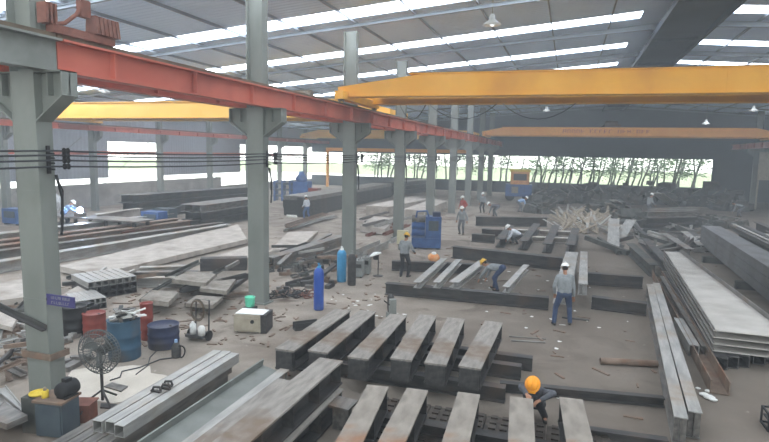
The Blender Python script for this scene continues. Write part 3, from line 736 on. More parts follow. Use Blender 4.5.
# tapered troughs
def trough(label, z, y0, y1, xl0, xl1, xr0, xr1, lip=0.15, t=0.02, top=False):
    o = thing('tapered_trough', label, 'trough', (0, 0, z), 0, 'stack of tapered troughs')
    MB().slab([(xl0, y0), (xr0, y0), (xr1, y1), (xl1, y1)], 0.0, t).build('base_plate', 'dust_grey', o)
    MB().slab([(xl0, y0), (xl0+t, y0), (xl1+t, y1), (xl1, y1)], t, 0.08).build('side_lip', 'steel', o)
    MB().slab([(xr0-t, y0), (xr0, y0), (xr1, y1), (xr1-t, y1)], t, lip).build('side_lip', 'steel', o)
    return o
xl0, xr0 = at(714, 324, 1.0).x, at(785, 325, 1.0).x
y0 = at(722, 325, 1.0).y; f1 = at(664, 248, 1.0); f2 = at(673, 247.5, 1.0)
for i in range(4):
    s = 0.03*(3-i)
    trough(['lowest tapered trough of the stack, resting on bearer rails', 'second tapered trough from the bottom of the stack', 'third tapered trough from the bottom of the stack', 'topmost tapered trough of the stack with broad pale dusty bed'][i],
           0.322+0.172*i, y0+s, f1.y-s, xl0+s*0.5, f1.x, xr0-s, f2.x+0.25)
# big stack on the far right
zs = 0.3
for i, y in enumerate((18.0, 23.5, 29.0, 32.5)):
    sleeper('%s timber bearer under the big dark stack, counted from the front' % ORD[i], y, 6.2, 9.2, 0.295, 0.25, 'junk', 'flat', group='bearers under the big stack')
for i in range(3):
    o = thing('long_girder', ['bottom', 'middle', 'top'][i]+' long deep girder on the open side of the big dark stack', 'girder', (0, 0, zs+0.34*i), 0, 'big dark stack')
    x0, x1 = 6.15+0.04*i, 6.95
    MB().slab([(x0, 15.5), (x0+0.03, 15.5), (x1+0.03, 33.4), (x1, 33.4)], 0, 0.335).build('web', 'stack_grey', o)
    MB().slab([(x0+0.03, 15.5), (x0+1.0, 15.5), (x1+0.9, 33.4), (x1+0.03, 33.4)], 0.30, 0.325).build('top_flange', 'stack_grey', o)
    MB().slab([(x0+0.03, 15.5), (x0+1.0, 15.5), (x1+0.9, 33.4), (x1+0.03, 33.4)], 0.0, 0.02).build('bottom_flange', 'stack_grey', o)
rnd = random.Random(5)
for i in range(7):
    xa = 7.45+0.30*i
    bar_thing('long_beam', '%s long thin beam on top of the big dark stack from the open side' % ORD[i], 'beam', (xa, 15.5+rnd.uniform(0, 2), zs if i > 1 else zs+1.02), (xa+0.55, 32.5+rnd.uniform(-2, 0.5), zs if i > 1 else zs+1.02), 0.16, 0.22 if i < 2 else 1.05+rnd.uniform(-0.1, 0.1), 'I', 'steel_light' if i % 3 == 1 else 'steel_dark', 0.02, 'thin beams of the big stack')
for i in range(8):
    xa = 10.2+0.8*i
    bar_thing('long_beam', '%s long dark beam lying beyond the big stack toward the right wall' % ORD[i], 'beam', (xa, 22+rnd.uniform(0, 3), 0), (xa+0.9, 40+rnd.uniform(-3, 3), 0), 0.4, 0.6+0.25*(i % 3), 'I', 'steel_light' if i % 3 == 2 else 'steel_dark', 0.03, 'dark beams beyond the big stack')
# layered cross beams behind (pale edges)
for k in range(3):
    for i in range(3):
        z = 0.45*k
        a, b = at(646+2*i, 231-2.2*i-0.0, 0), at(694+2*i, 229.5-2.2*i, 0)
        bar_thing('cross_beam', '%s beam from the front, %s layer of the crosswise stack by leaning plates' % (ORD[i], ['lowest', 'middle', 'top'][k]), 'beam', (a.x, a.y, z), (b.x, b.y, z), 0.5, 0.42, 'I', 'steel' if k == 2 else 'steel_dark', 0.04, 'crosswise stack by the leaning plates')
# leaning plates in a V
def lean(label, foot, top, zt, w, t=0.06, m='steel_light'):
    f = at(*foot); 
    d = ray(*top); tt = (zt-EYE)/d.z; q = V((d.x*tt, d.y*tt, zt))
    return tag(MB().bar(f + V((0,0,0.04)), q, w, t).build('leaning_plate', m), label, 'plate', 'leaning plates')
lean('long pale plate leaning steeply on the scrap heap, beside the stick pile', (613,250), (614,219), 1.0, 0.62)
lean('pale plate slanting the other way to form a V with its neighbour', (619,240), (631,220), 0.9, 0.6)
lean('narrow dark plate leaning beside the crosswise stack', (641,235), (634,222), 0.6, 0.35, m='steel')
lean('narrow plate leaning at the corner of the crosswise stack', (648,246), (637,236), 0.4, 0.3, m='steel')
lean('long grey plate sloping up the dark heap behind the white hatted man', (674,206), (657,193), 2.0, 1.0, m='steel_light')
lean('grey plate lying on dark heap over the stick pile, upper one', (628,208), (613,200), 1.6, 0.5, m='steel_light')
lean('grey plate lying on dark heap over the stick pile, lower one', (622,212), (608,203), 1.3, 0.5, m='steel_light')
# stick pile: angle offcuts thrown in a fan
rnd = random.Random(11)
for i in range(120):
    px = 560+rnd.random()*50; py = 211+rnd.random()*24
    b = at(px, py); a = rnd.uniform(-1.0, 1.0); L = rnd.uniform(1.6, 3.0)
    e = b + V((math.sin(a)*L*0.6, rnd.uniform(0.3, 1.0)*L*0.7, rnd.uniform(0.25, 0.6)*L*0.6))
    tag(MB().bar(b+V((0,0,0.05)), e, 0.15, 0.05).add([], []).build('angle_offcut', 'tan' if rnd.random() < 0.75 else 'steel_light'), 'thin tan steel offcut thrown in the stick pile beside leaning plates', 'offcut', 'stick pile')
# white litter by the narrow pair, small frame at the edge
for i, (px, py) in enumerate(((709,399), (704,396), (713,401), (708,392), (698,389))):
    p = at(px, py); s = 0.09-0.012*i
    tag(MB().ball((0,0,s*0.45), (s*1.3, s, s*0.5), 7, 5).build('crumpled_paper', 'paper', matrix=Matrix.Translation(p)), '%s scrap of white litter on the floor by the narrow beam pair' % ['largest', 'second', 'third', 'fourth', 'smallest'][i], 'litter', 'white litter')
p = at(768, 432)
o = thing('bar_stool', 'small black open metal stool standing on bare floor in the bottom corner', 'stool', p)
for sx in (0, 0.4):
    for sy in (0, 0.4): MB().box((sx, sy, 0.16), (0.03, 0.03, 0.32)).build('leg', 'black', o)
for z in (0.02, 0.31): MB().box((0.2, 0, z), (0.4, 0.03, 0.03)).box((0.2, 0.4, z), (0.4, 0.03, 0.03)).box((0, 0.2, z), (0.03, 0.4, 0.03)).box((0.4, 0.2, z), (0.03, 0.4, 0.03)).build('rail', 'black', o)
MB().box((0.2, 0.2, 0.17), (0.36, 0.36, 0.02)).build('seat', 'black', o)

for i, (n, f) in enumerate((((668,262), (643,236)), ((690,249), (664,233)), ((702,245), (684,231)), ((655,265), (630,243)), ((700,239), (690,231)))):
    along('%s dark beam lying between crosswise stack and tapered troughs' % ORD[i], n, f, 0.4+0.1*(i % 2), 0.4, 0.39+0.1*(i % 2), ['steel_dark', 'steel', 'steel_light', 'junk', 'steel_dark'][i], group='dark beams by the crosswise stack')
rnd = random.Random(91)
for i in range(34):
    a = at(602+rnd.uniform(0, 100), 226+rnd.uniform(0, 32)); an = rnd.uniform(-1.3, 1.3); L = rnd.uniform(1.2, 3.2)
    if not clear(a, (a.x+L*math.sin(an), a.y+L*math.cos(an))): continue
    bar_thing('crossed_bar', 'loose dark bar lying crossed in the scrap around the leaning plates', 'bar', (a.x, a.y, 0.02), (a.x+L*math.sin(an), a.y+L*math.cos(an), rnd.uniform(0.02, 0.5)), rnd.uniform(0.12, 0.3), rnd.uniform(0.1, 0.25), rnd.choice(['L', 'C', 'box', 'flat']), rnd.choice(['steel_dark', 'junk', 'steel', 'junk', 'steel_light']), 0.03, 'crossed bars by the leaning plates')

# ================================================================ left and middle clutter
def quad_plate(label, px, z, t, m='dust', group=None, name='steel_plate', base=None):
    P = [at(x, y, z) for x, y in px]
    a = sum(P[i].x*P[(i+1) % len(P)].y-P[(i+1) % len(P)].x*P[i].y for i in range(len(P)))
    if a < 0: P.reverse()
    c = sum(P, V((0,0,0)))/len(P)
    return tag(MB().slab([(p.x-c.x, p.y-c.y) for p in P], -t, 0).build(name, m, matrix=Matrix.Translation((c.x, c.y, z))), label, 'plate', group)
def plate_stack(what, px, ztop, n, t, m='junk', mtop='pile_top', group=None):
    # dusty flame-cut plates, one object each
    for i in range(n):
        z = ztop - (t+0.012)*(n-1-i)
        lab = '%s plate of %s' % ('top dusty' if i == n-1 else (ORD[i]+' lowest').replace('first lowest', 'lowest'), what)
        j = 0.6*((i*37) % 5-2)/2
        quad_plate(lab, [(x+j, y) for x, y in px], z, t, mtop if i == n-1 else m, group)
quad_plate('large pale dusty plate lying in the left bay beside the central columns', [(59,266), (97,274), (247,239), (238,224)], 0.3, 0.22, 'dust')
quad_plate('tan dusty plate in the left bay, behind the fan column, frame edge side', [(-6,301), (-6,283), (30,278), (33,296)], 0.3, 0.25, 'dust')
quad_plate('pale plate lying beside the second column, in front of the large plate', [(212,257), (248,246), (252,257), (222,264)], 0.2, 0.15, 'dust')
quad_plate('pale plate lying just past the second column toward the man in white', [(268,252), (300,247), (318,231), (288,232)], 0.2, 0.15, 'dust')
quad_plate('pale plate between the purple sign and the tube ends', [(58,297), (76,300), (100,286), (86,281)], 0.3, 0.25, 'dust')
quad_plate('broad pale table plate beyond the third column', [(366,205.5), (388,207), (428,199), (412,196.5)], 0.75, 0.7, 'dust')
quad_plate('second pale table plate close behind the tall blue machine', [(404,209), (424,211), (447,201), (432,199)], 0.75, 0.7, 'dust')
quad_plate('pale sheet lying on floor between third and fourth columns', [(360,226), (385,229), (396,218), (374,216)], 0.4, 0.35, 'dust')
quad_plate('small pale sheet near the low cabinet and man in white', [(286,216), (297,217), (298,211), (288,211)], 0.08, 0.07, 'paper')
# long beams of the left bay
LBs = 'long beams of the left bay'
def lbar(label, n, f, z, w, h, m='steel_light', kind='I', group=LBs):
    return along(label, n, f, z, w, h, m, kind, group, 'long_beam', 0.03)
lbar('long pale topped beam in left bay, closest to the large dusty plate', (-8,262), (228,224), 0.45, 0.5, 0.44)
lbar('long beam in left bay, second away from the large dusty plate', (-8,251), (222,222), 0.45, 0.45, 0.44, 'steel')
lbar('long beam in left bay, third away from the large dusty plate', (-8,246), (190,220), 0.55, 0.5, 0.54, 'steel_rust')
lbar('long reddish brown beam in the left bay before the stacked beams', (-8,241), (178,218), 0.6, 0.6, 0.58, 'steel_rust')
lbar('long pale beam in the left bay, in front of the welding bench', (-8,234), (170,213), 0.7, 0.7, 0.66, 'steel_light')
lbar('long pale tube resting near the welding arc', (97,214), (140,208), 1.0, 0.45, 0.98, 'dust')
# dark stacks in the left bay
def stack(what, p0, p1, nx, nz, w, h, m='steel_dark', group=None, kind='I', mtop=None, name='stacked_beam'):
    p0, p1 = V(p0), V(p1); d = (p1-p0).normalized(); s = V((d.y, -d.x, 0))
    for k in range(nz):
        for i in range(nx):
            off = s*((i-(nx-1)/2)*(w+0.03)); z = V((0, 0, k*(h+0.006)))
            j = d*rnd.uniform(-0.2, 0.2)
            bar_thing(name, '%s beam across, %s layer of %s' % (ORD[i], ORD[k], what), 'beam', p0+off+z+j, p1+off+z+j, w, h, kind, (mtop if mtop and k == nz-1 else m), 0.03, group or what)
stack('the dark stack beside the second column', at(192, 228), at(250, 217), 3, 3, 0.55, 0.48, 'steel_dark', mtop='steel')
stack('the long dark stack under the left wall', at(128, 219), at(244, 205.5), 2, 3, 0.7, 0.55, 'steel_dark')
stack('the low brown stack in the left bay', at(120, 239), at(178, 228), 2, 1, 0.5, 0.45, 'rust_red')
stack('the long tall plate stack behind the man in white', at(311, 217)+V((-1.2, 0, 0)), at(392, 197)+V((-1.2, 0, 0)), 1, 5, 2.2, 0.30, 'steel_dark', kind='flat', mtop='steel')
stack('the long dark pile behind the fourth column', at(392, 195), at(392, 195)+V((1.5, 11, 0)), 2, 3, 1.0, 0.5, 'steel_dark')
# low structures between the columns
bar_thing('box_girder', 'long grey box girder lying between the second and third columns', 'girder', drop(at(269,257,0.5), 0.5), drop(at(342,235,0.5), 0.5), 0.5, 0.49, 'box', 'steel', 0.03)
bar_thing('long_plate', 'long pale strip lying in front of the box girder by the cylinders', 'plate', drop(at(291,264,0.3), 0.3), drop(at(342,249,0.3), 0.3), 0.4, 0.29, 'C', 'steel', 0.03)
bar_thing('long_plate', 'pale inclined strip between the third column and the fourth', 'plate', drop(at(358,251,0.4), 0.4), drop(at(384,240,0.4), 0.4), 0.5, 0.39, 'C', 'steel_light', 0.03)
bar_thing('box_girder', 'dark box girder lying crosswise beside the second column', 'girder', at(201, 270), at(247, 269), 0.5, 0.5, 'box', 'steel_dark', 0.03)
for i, (a, b) in enumerate((((136, 287), (199, 286)), ((134, 281), (198, 280)), ((140, 276), (190, 274)))):
    bar_thing('cross_beam', '%s pale edged beam lying crosswise behind the blue drum' % ['closest', 'middle', 'furthest'][i], 'beam', at(*a), at(*b), 0.3, 0.35, 'I', 'steel_light' if i != 1 else 'steel', 0.03, 'crosswise beams behind the blue drum')
rnd = random.Random(21)
for i in range(9):
    a, b = at(287+rnd.uniform(-3, 3), 231+rnd.uniform(-3, 3)), at(330+rnd.uniform(-6, 8), 217+rnd.uniform(-2, 3))
    bar_thing('thin_bar', '%s loose thin bar on the floor past the second column' % ORD[i], 'bar', (a.x, a.y, 0.12*(i % 3)), (b.x, b.y, 0.12*(i % 3)), 0.2, 0.11, 'L', ['tan', 'steel_light', 'steel_rust'][i % 3], 0.03, 'loose bars past the second column')
for i in range(9):
    px = 360+rnd.uniform(0, 32); py = 222+rnd.uniform(0, 24)
    a = at(px, py); b = a + V((rnd.uniform(-0.4, 0.8), rnd.uniform(2, 4.5), 0))
    bar_thing('thin_bar', '%s loose bar in the clutter between third and fourth columns' % ORD[i], 'bar', (a.x, a.y, 0.14*(i % 4)), (b.x, b.y, 0.14*(i % 4)+0.1), 0.25, 0.13, 'C', ['steel', 'steel_light', 'rust_red'][i % 3], 0.03, 'loose bars between the columns')
for i in range(46):
    px, py = (268+rnd.uniform(0, 75), 248+rnd.uniform(0, 42)) if i < 20 else (62+rnd.uniform(0, 180), 272+rnd.uniform(0, 34))
    a = at(px, py); an = rnd.uniform(-0.5, 1.4); L = rnd.uniform(0.8, 2.2); z = rnd.choice([0.02, 0.02, 0.12, 0.3])
    if not clear(a, (a.x+L*math.sin(an), a.y+L*math.cos(an))): continue
    bar_thing('crossed_bar', 'loose bar lying crossed in the clutter %s' % ('between second and third columns' if i < 20 else 'behind the drums and fan column'), 'bar', (a.x, a.y, z), (a.x+L*math.sin(an), a.y+L*math.cos(an), max(0.02, z+rnd.uniform(-0.15, 0.25))), rnd.uniform(0.08, 0.2), rnd.uniform(0.06, 0.14), rnd.choice(['L', 'C', 'box', 'flat']), rnd.choice(['steel_dark', 'steel', 'junk', 'steel_rust', 'steel_light']), 0.02, 'crossed bars near cylinders' if i < 20 else 'crossed bars behind drums')
# short tube ends in two bundles
def tube_bundle(what, a, b, n, nz, s, L, group):
    p0, p1 = at(*a), at(*b); pd = (p1-p0).normalized(); pd = V((-pd.y, pd.x, 0))*L
    for k in range(nz):
        for i in range(n):
            q = p0.lerp(p1, i/(n-1)); z = k*s*1.03
            bar_thing('short_tube', '%s square tube from fan side, %s layer, %s' % (ORD[i], ['lower','upper','topmost'][k], what), 'tube', (q.x, q.y, z), (q.x+pd.x, q.y+pd.y, z), min(s, (p1-p0).length/(n-1)*0.95), s, 'box', 'steel_light' if k == nz-1 else 'steel_dark', 0.015, group)
tube_bundle('the tube bundle behind the drums', (92, 300), (134, 293), 7, 3, 0.19, 1.6, 'tube bundle behind the drums')
tube_bundle('the small tube bundle beside the purple sign', (80, 312), (104, 308), 5, 2, 0.16, 1.2, 'small tube bundle by the sign')
plate_stack('the dark plate pile behind the hose cart', [(172,279), (206,283), (216,274), (188,271)], 0.65, 4, 0.14, group='plate pile behind the hose cart')
plate_stack('the dark plate pile between hose cart and second column', [(200,288), (227,291), (236,279), (210,276)], 0.55, 4, 0.12, group='plate pile by the second column')
plate_stack('the low plate pile right behind the blue drum', [(140,299), (168,302), (178,292), (152,290)], 0.5, 3, 0.14, group='plate pile behind the blue drum')
plate_stack('the pale plate pile beside the hose cart', [(185,303), (212,305), (222,297), (196,295)], 0.4, 3, 0.11, group='pale plate pile by the hose cart')
# left edge clutter by the fan column
rnd = random.Random(31)
for i, (a, b, z, w) in enumerate((((0,372), (30,410), 0.35, 0.16), ((-4,388), (22,412), 0.2, 0.14), ((2,345), (26,352), 0.25, 0.12), ((-5,332), (30,326), 0.3, 0.12), ((-6,356), (24,372), 0.15, 0.14), ((10,330), (28,342), 0.15, 0.12), ((-4,400), (10,395), 0.3, 0.12))):
    p, q = at(a[0], a[1], z), at(b[0], b[1], z)
    bar_thing('flat_bar', '%s loose flat bar in the clutter at the foot of the fan column' % ORD[i], 'bar', drop(p, z), drop(q, z-0.06), w, 0.06+0.02*(i % 3), 'L', ['steel_light', 'steel', 'steel_rust'][i % 3], 0.015, 'flat bars by the fan column')
plate_stack('the ragged plate pile at the frame edge beside the fan column', [(-12,418), (6,424), (27,415), (4,402)], 0.42, 3, 0.1, mtop='steel', group='ragged plate pile')
plate_stack('the grey sheet pile behind the fan column', [(-8,322), (12,327), (20,312), (-6,308)], 0.3, 2, 0.12, mtop='dust', group='grey sheet pile')
# strap and brace on the fan column
bx = XC
tag(MB().box((bx, CY0-0.19, 0.95), (0.72, 0.03, 0.12)).box((bx, CY0+0.19, 0.95), (0.72, 0.03, 0.12)).box((bx-0.345, CY0, 0.95), (0.03, 0.38, 0.12)).box((bx+0.345, CY0, 0.95), (0.03, 0.38, 0.12)).build('strap_band', 'steel_rust'), 'rust brown band clamped around the foot of the fan column', 'band')
a, b = atY(-3, 308, CY0-0.25), atY(44, 331, CY0-0.25)
bar_thing('diagonal_brace', 'dark bar leaning diagonally against the fan column', 'bar', a, b, 0.1, 0.1, 'L', 'steel_dark', 0.02)
p = atX(54, 297, XC+0.33)
o = thing('sign_plate', 'purple blue sign plate with two lines of white lettering, on the fan column', 'sign', (XC+0.34, p.y-0.15, p.z))
MB().box((0.33, 0, 0), (0.66, 0.02, 0.2)).build('board', 'sign', o)
MB().box((0.0, 0.06, 0), (0.03, 0.14, 0.05)).build('bracket', 'steel_dark', o)
lt = MB()
rr = random.Random(2)
for row, z in ((0, 0.045), (1, -0.045)):
    x = 0.12
    while x < 0.55:
        w_ = rr.uniform(0.02, 0.035)
        lt.box((x, -0.012, z), (0.008, 0.004, 0.05))
        if rr.random() < 0.8: lt.box((x+w_/2, -0.012, z+(0.021 if rr.random() < 0.5 else -0.021)), (w_, 0.004, 0.008))
        if rr.random() < 0.5: lt.box((x+w_, -0.012, z), (0.008, 0.004, 0.05))
        x += w_+0.025
lt.build('lettering', 'grey', o)
# ---------------- props
def drum(label, p, m, r=0.29, h=0.88, lid=True, group='oil drums'):
    o = thing('oil_drum', label, 'drum', p, 0, group)
    pr = [(r*0.98, 0), (r, 0.02)]
    for z in (0.30, 0.60): pr += [(r, h*z-0.03), (r+0.016, h*z), (r, h*z+0.03)]
    pr += [(r, h-0.03), (r+0.012, h-0.015), (r+0.012, h), (r-0.02, h), (r-0.02, h-0.025), (0.01, h-0.025)]
    MB().lathe(pr, 24).build('shell', m, o, True)
    MB().lathe([(0.03, h-0.025), (0.03, h-0.005), (0.015, h-0.004)], 10, Matrix.Translation((r*0.6, 0, 0))).build('bung', 'steel_dark', o)
    return o
db = at(125, 357)
drum('large blue oil drum heaped with scrap, beside the pedestal fan', db, 'blue_drum', 0.35, 0.92)
drum('dull red oil drum standing behind the fan, next to the blue one', at(95, 335), 'red_drum', 0.27, 0.6)
drum('narrow red drum standing at the back of the large blue drum', at(147.5, 339), 'red_drum', 0.15, 0.95)
drum('navy blue drum behind the small hose bottle, by the plate piles', at(164, 346), 'navy', 0.36, 0.56)
drum('black drum standing behind the fan beside the column', at(76, 334), 'black', 0.28, 0.75)
rnd = random.Random(41)
for i in range(20):   # scrap heaped on the drum
    a = rnd.uniform(0, 2*PI); rr = rnd.uniform(0, 0.22); c = db + V((rr*math.cos(a), rr*math.sin(a), 0.93+0.010*i))
    d = V((math.cos(a*3.1), math.sin(a*3.1), rnd.uniform(-0.1, 0.35)))*rnd.uniform(0.15, 0.36)
    tag(MB().bar(c-d*0.6, c+d, rnd.uniform(0.05, 0.14), 0.03).build('scrap_strip', ['paper', 'steel_light', 'steel', 'steel_dark'][i % 4]), 'crooked scrap strip heaped on top of the large blue drum', 'scrap', 'scrap on the blue drum')
def cylinder(label, p, m, r, h, group='gas cylinders', cap='grey'):
    o = thing('gas_cylinder', label, 'gas cylinder', p, 0, group)
    MB().lathe([(r*0.9, 0), (r, 0.04), (r, h*0.84), (r*0.93, h*0.89), (r*0.7, h*0.94), (r*0.4, h*0.965)], 20).build('bottle', m, o, True)
    MB().lathe([(r*0.4, h*0.955), (r*0.42, h*0.985), (r*0.3, h)], 14).build('collar', cap, o, True)
    v = MB().lathe([(0.022, h*0.99), (0.022, h*1.04), (0.012, h*1.05)], 10).box((0.04, 0, h*1.02), (0.07, 0.03, 0.03)).build('valve', cap, o)
    MB().lathe([(0.035, h*1.05), (0.04, h*1.065), (0.03, h*1.075)], 10).build('hand_wheel', cap, v)
    return o
cylinder('deep blue gas cylinder standing alone on the dusty floor', at(318.7, 309.5), 'cyl_blue', 0.155, 1.36, cap='cyl_cyan')
cylinder('sky blue gas cylinder standing near the third column', at(341.5, 281.5), 'cyl_cyan', 0.175, 1.25, cap='white')
cylinder('dark grey gas cylinder touching the sky blue one', at(351.6, 285), 'steel_dark', 0.155, 1.2)
for i, (px, py, h) in enumerate(((359.5, 276.5, 0.62), (366.5, 273.5, 0.66))):
    o = thing('welding_transformer', 'grey welding transformer box beside the dark cylinder, %s one' % ['closer', 'further'][i], 'welder', at(px, py), R(10), 'welding transformers')
    MB().box((0, 0, h/2+0.04), (0.3, 0.5, h)).build('body', 'grey', o)
    MB().box((0, -0.255, h*0.75), (0.22, 0.01, 0.15)).build('panel', 'steel_dark', o)
    MB().tube([(0, -0.2, h+0.04), (0, -0.2, h+0.1), (0, 0.2, h+0.1), (0, 0.2, h+0.04)], 0.012, 6).build('handle', 'steel_dark', o)
    for s in (-1, 1): MB().box((s*0.1, 0, 0.02), (0.04, 0.46, 0.04)).build('foot', 'black', o)
# beige welding machine with sheet and bucket
p = at(247, 333.5)
o = thing('welding_machine', 'boxy beige welding machine with rounded dark side, on the dusty floor', 'welding machine', p, R(14))
MB().box((0, 0.32, 0.27), (0.72, 0.62, 0.46)).build('body', 'beige', o)
MB().box((0.44, 0.32, 0.26), (0.16, 0.6, 0.5)).build('side_coil', 'steel_dark', o)
MB().box((0, 0.0, 0.25), (0.6, 0.02, 0.34)).build('front_panel', 'beige', o)
kn = MB().lathe([(0.05, 0), (0.05, 0.03), (0.03, 0.035)], 12, Matrix.Translation((0.15, -0.01, 0.33)) @ Matrix.Rotation(PI/2, 4, 'X')).build('knob', 'black', o)
for s in (-0.28, 0.28):
    for y in (0.08, 0.55): MB().lathe([(0.0, -0.02), (0.05, -0.02), (0.05, 0.02), (0.0, 0.02)], 12, Matrix.Translation((s, y, 0.05)) @ Matrix.Rotation(PI/2, 4, 'Y')).build('wheel', 'black', o)
mt = o.matrix_basis.copy()
mt = Matrix.Translation(p) @ Matrix.Rotation(R(14), 4, 'Z')
tag(MB().slab([(-0.34, 0.06), (0.42, 0.03), (0.46, 0.5), (-0.3, 0.58)], 0.512, 0.524).build('white_sheet', 'white', matrix=mt), 'white sheet of board lying on top of the beige welding machine', 'sheet')
o = thing('plastic_bucket', 'mint green plastic container standing at the back of the welding machine', 'bucket', mt @ V((-0.18, 0.68, 0.0)))
tag(MB().box((0,0,0.14),(0.3,0.26,0.5)).build('stand_block', 'steel_dark', matrix=Matrix.Translation(mt @ V((-0.18, 0.80, 0.11)))), 'dark block behind the welding machine under the green container', 'block')
o.location = mt @ V((-0.18, 0.80, 0.50))
MB().lathe([(0.10, 0), (0.125, 0.02), (0.14, 0.26), (0.148, 0.27), (0.148, 0.285), (0.13, 0.285), (0.11, 0.03), (0.01, 0.03)], 18).build('tub', 'green', o, True)
MB().tube([(-0.14, 0, 0.27), (-0.1, 0, 0.36), (0, 0, 0.4), (0.1, 0, 0.36), (0.14, 0, 0.27)], 0.008, 6).build('handle', 'grey', o)
# hose cart
p = at(196, 341)
o = thing('hose_cart', 'cutting hose cart with coiled dark hoses and white bottles', 'cart', p)
MB().box((0, 0.1, 0.14), (0.5, 0.4, 0.06)).build('base', 'steel_dark', o)
MB().tube([(-0.2, 0.25, 0.14), (-0.2, 0.3, 1.0), (0.2, 0.3, 1.0), (0.2, 0.25, 0.14)], 0.02, 8).build('frame', 'steel_dark', o)
for i in range(5):
    MB().tube([(0.02*i-0.05+0.20*math.cos(t*2*PI/20), 0.16-0.03*i, 0.78+0.26*math.sin(t*2*PI/20)) for t in range(21)], 0.018, 6).build('hose_coil', 'black' if i % 2 else 'crane_dark', o)
MB().lathe([(0.08, 0.17), (0.08, 0.42), (0.03, 0.47), (0.03, 0.5)], 14, Matrix.Translation((-0.1, 0.02, 0))).build('bottle', 'white', o, True)
MB().lathe([(0.09, 0.17), (0.09, 0.36), (0.05, 0.41)], 14, Matrix.Translation((0.16, 0.02, 0))).build('bottle', 'paper', o, True)
for s in (-1, 1): MB().lathe([(0, -0.02), (0.13, -0.02), (0.13, 0.02), (0, 0.02)], 16, Matrix.Translation((s*0.28, 0.15, 0.13)) @ Matrix.Rotation(PI/2, 4, 'Y')).build('wheel', 'black', o)
# small hose bottle on open floor
p = at(176.5, 357)
o = thing('cutting_torch_set', 'small dark canister with coiled hose on the open floor', 'torch set', p)
MB().lathe([(0.10, 0), (0.11, 0.02), (0.11, 0.24), (0.07, 0.32), (0.03, 0.36)], 14).build('canister', 'steel_dark', o, True)
MB().lathe([(0.035, 0.34), (0.035, 0.42), (0.02, 0.43)], 10).build('valve', 'shirt_blue', o)
MB().tube([(0.12+0.12*math.cos(t*0.5), 0.02*math.sin(t), 0.15+0.14*math.sin(t*0.5)) for t in range(26)], 0.016, 6).build('hose', 'black', o)
tag(MB().tube([at(176, 358)+V((0, 0, 0.015)), at(160, 360)+V((0, 0, 0.015)), at(140, 368)+V((0, 0, 0.015)), at(122, 372)+V((0, 0, 0.015)), at(120, 378)+V((0, 0, 0.015)), at(110, 381)+V((0, 0, 0.015))], 0.014, 6).build('floor_hose', 'wire'), 'thin dark hose trailing over the bright floor toward the fan', 'hose')
tag(MB().tube([at(163, 345)+V((0, 0, 0.015)), at(150, 358)+V((0, 0, 0.015)), at(148, 366)+V((0, 0, 0.015)), at(136, 375)+V((0, 0, 0.015))], 0.012, 6).build('floor_hose', 'wire'), 'thin dark hose running out from the navy drum', 'hose')
quad_plate('small dark plate on the floor at the foot of the fan', [(104,386), (121,391), (128,386), (112,382)], 0.03, 0.03, 'steel')
quad_plate('thin plate lying flat under the fan legs', [(100,407), (118,408), (117,404), (101,403)], 0.03, 0.03, 'steel_dark')
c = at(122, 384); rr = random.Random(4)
tag(MB().add([(c.x, c.y, 0.004)]+[(c.x+1.5*math.cos(t*2*PI/26)*rr.uniform(0.7, 1.1), c.y+0.9*math.sin(t*2*PI/26)*rr.uniform(0.7, 1.1), 0.003) for t in range(26)], [(0, 1+t, 1+(t+1) % 26) for t in range(26)]).build('dust_patch', 'pale_dust'), 'patch of pale dust spilled over the floor by the fan', 'dust', None, 'stuff')  # pale floor colour stands in for a pool of skylight
# pedestal fan
p = at(103, 405)
o = thing('pedestal_fan', 'large grey industrial pedestal fan with round wire cage, turned to the aisle', 'fan', p, R(8))
hz_ = 1.06
for a in (90, 210, 330): MB().tube([(0, 0, 0.3), (0.38*math.cos(R(a)), 0.38*math.sin(R(a)), 0.03)], 0.02, 6).build('leg', 'steel_dark', o)
MB().tube([(0, 0, 0.1), (0, 0, hz_)], 0.028, 8).build('pole', 'steel_dark', o)
MB().lathe([(0.05, -0.12), (0.09, -0.10), (0.10, 0.05), (0.06, 0.1)], 14, Matrix.Translation((0, 0.08, hz_)) @ Matrix.Rotation(PI/2, 4, 'X')).build('motor', 'steel_dark', o, True)
cg = MB()
RF = 0.42
for k, (yy, sc) in enumerate(((-0.17, 0.55), (-0.13, 0.85), (-0.06, 1.0), (0.02, 0.95), (0.06, 0.6))):
    cg.tube([(RF*sc*math.cos(t*2*PI/28), yy, hz_+RF*sc*math.sin(t*2*PI/28)) for t in range(29)], 0.010, 5)
for j in range(40):
    a = j*2*PI/40; c, s_ = math.cos(a), math.sin(a)
    cg.tube([(0.06*c, -0.18, hz_+0.06*s_), (RF*0.55*c, -0.17, hz_+RF*0.55*s_), (RF*0.85*c, -0.13, hz_+RF*0.85*s_), (RF*c, -0.06, hz_+RF*s_), (RF*0.95*c, 0.02, hz_+RF*0.95*s_), (RF*0.3*c, 0.08, hz_+RF*0.3*s_)], 0.006, 4)
cg.build('cage_grille', 'fan_grey', o)
for j in range(3):
    a0 = j*2*PI/3
    b = MB()
    pts = []
    for k in range(5):
        rr = 0.06+0.075*k; a = a0+0.12*k
        w_ = 0.05+0.05*k
        pts.append(((rr*math.cos(a-w_), -0.03+0.02, hz_+rr*math.sin(a-w_)), (rr*math.cos(a+0.35+w_), -0.09, hz_+rr*math.sin(a+0.35+w_))))
    vs = [q for pr in pts for q in pr] + [(q[0], q[1]+0.006, q[2]) for pr in pts for q in pr]
    n = len(pts)*2
    fs = []
    for k in range(len(pts)-1):
        fs += [(2*k, 2*k+1, 2*k+3, 2*k+2), (n+2*k, n+2*k+2, n+2*k+3, n+2*k+1)]
    b.add(vs, fs); b.build('blade', 'fan_grey', o)
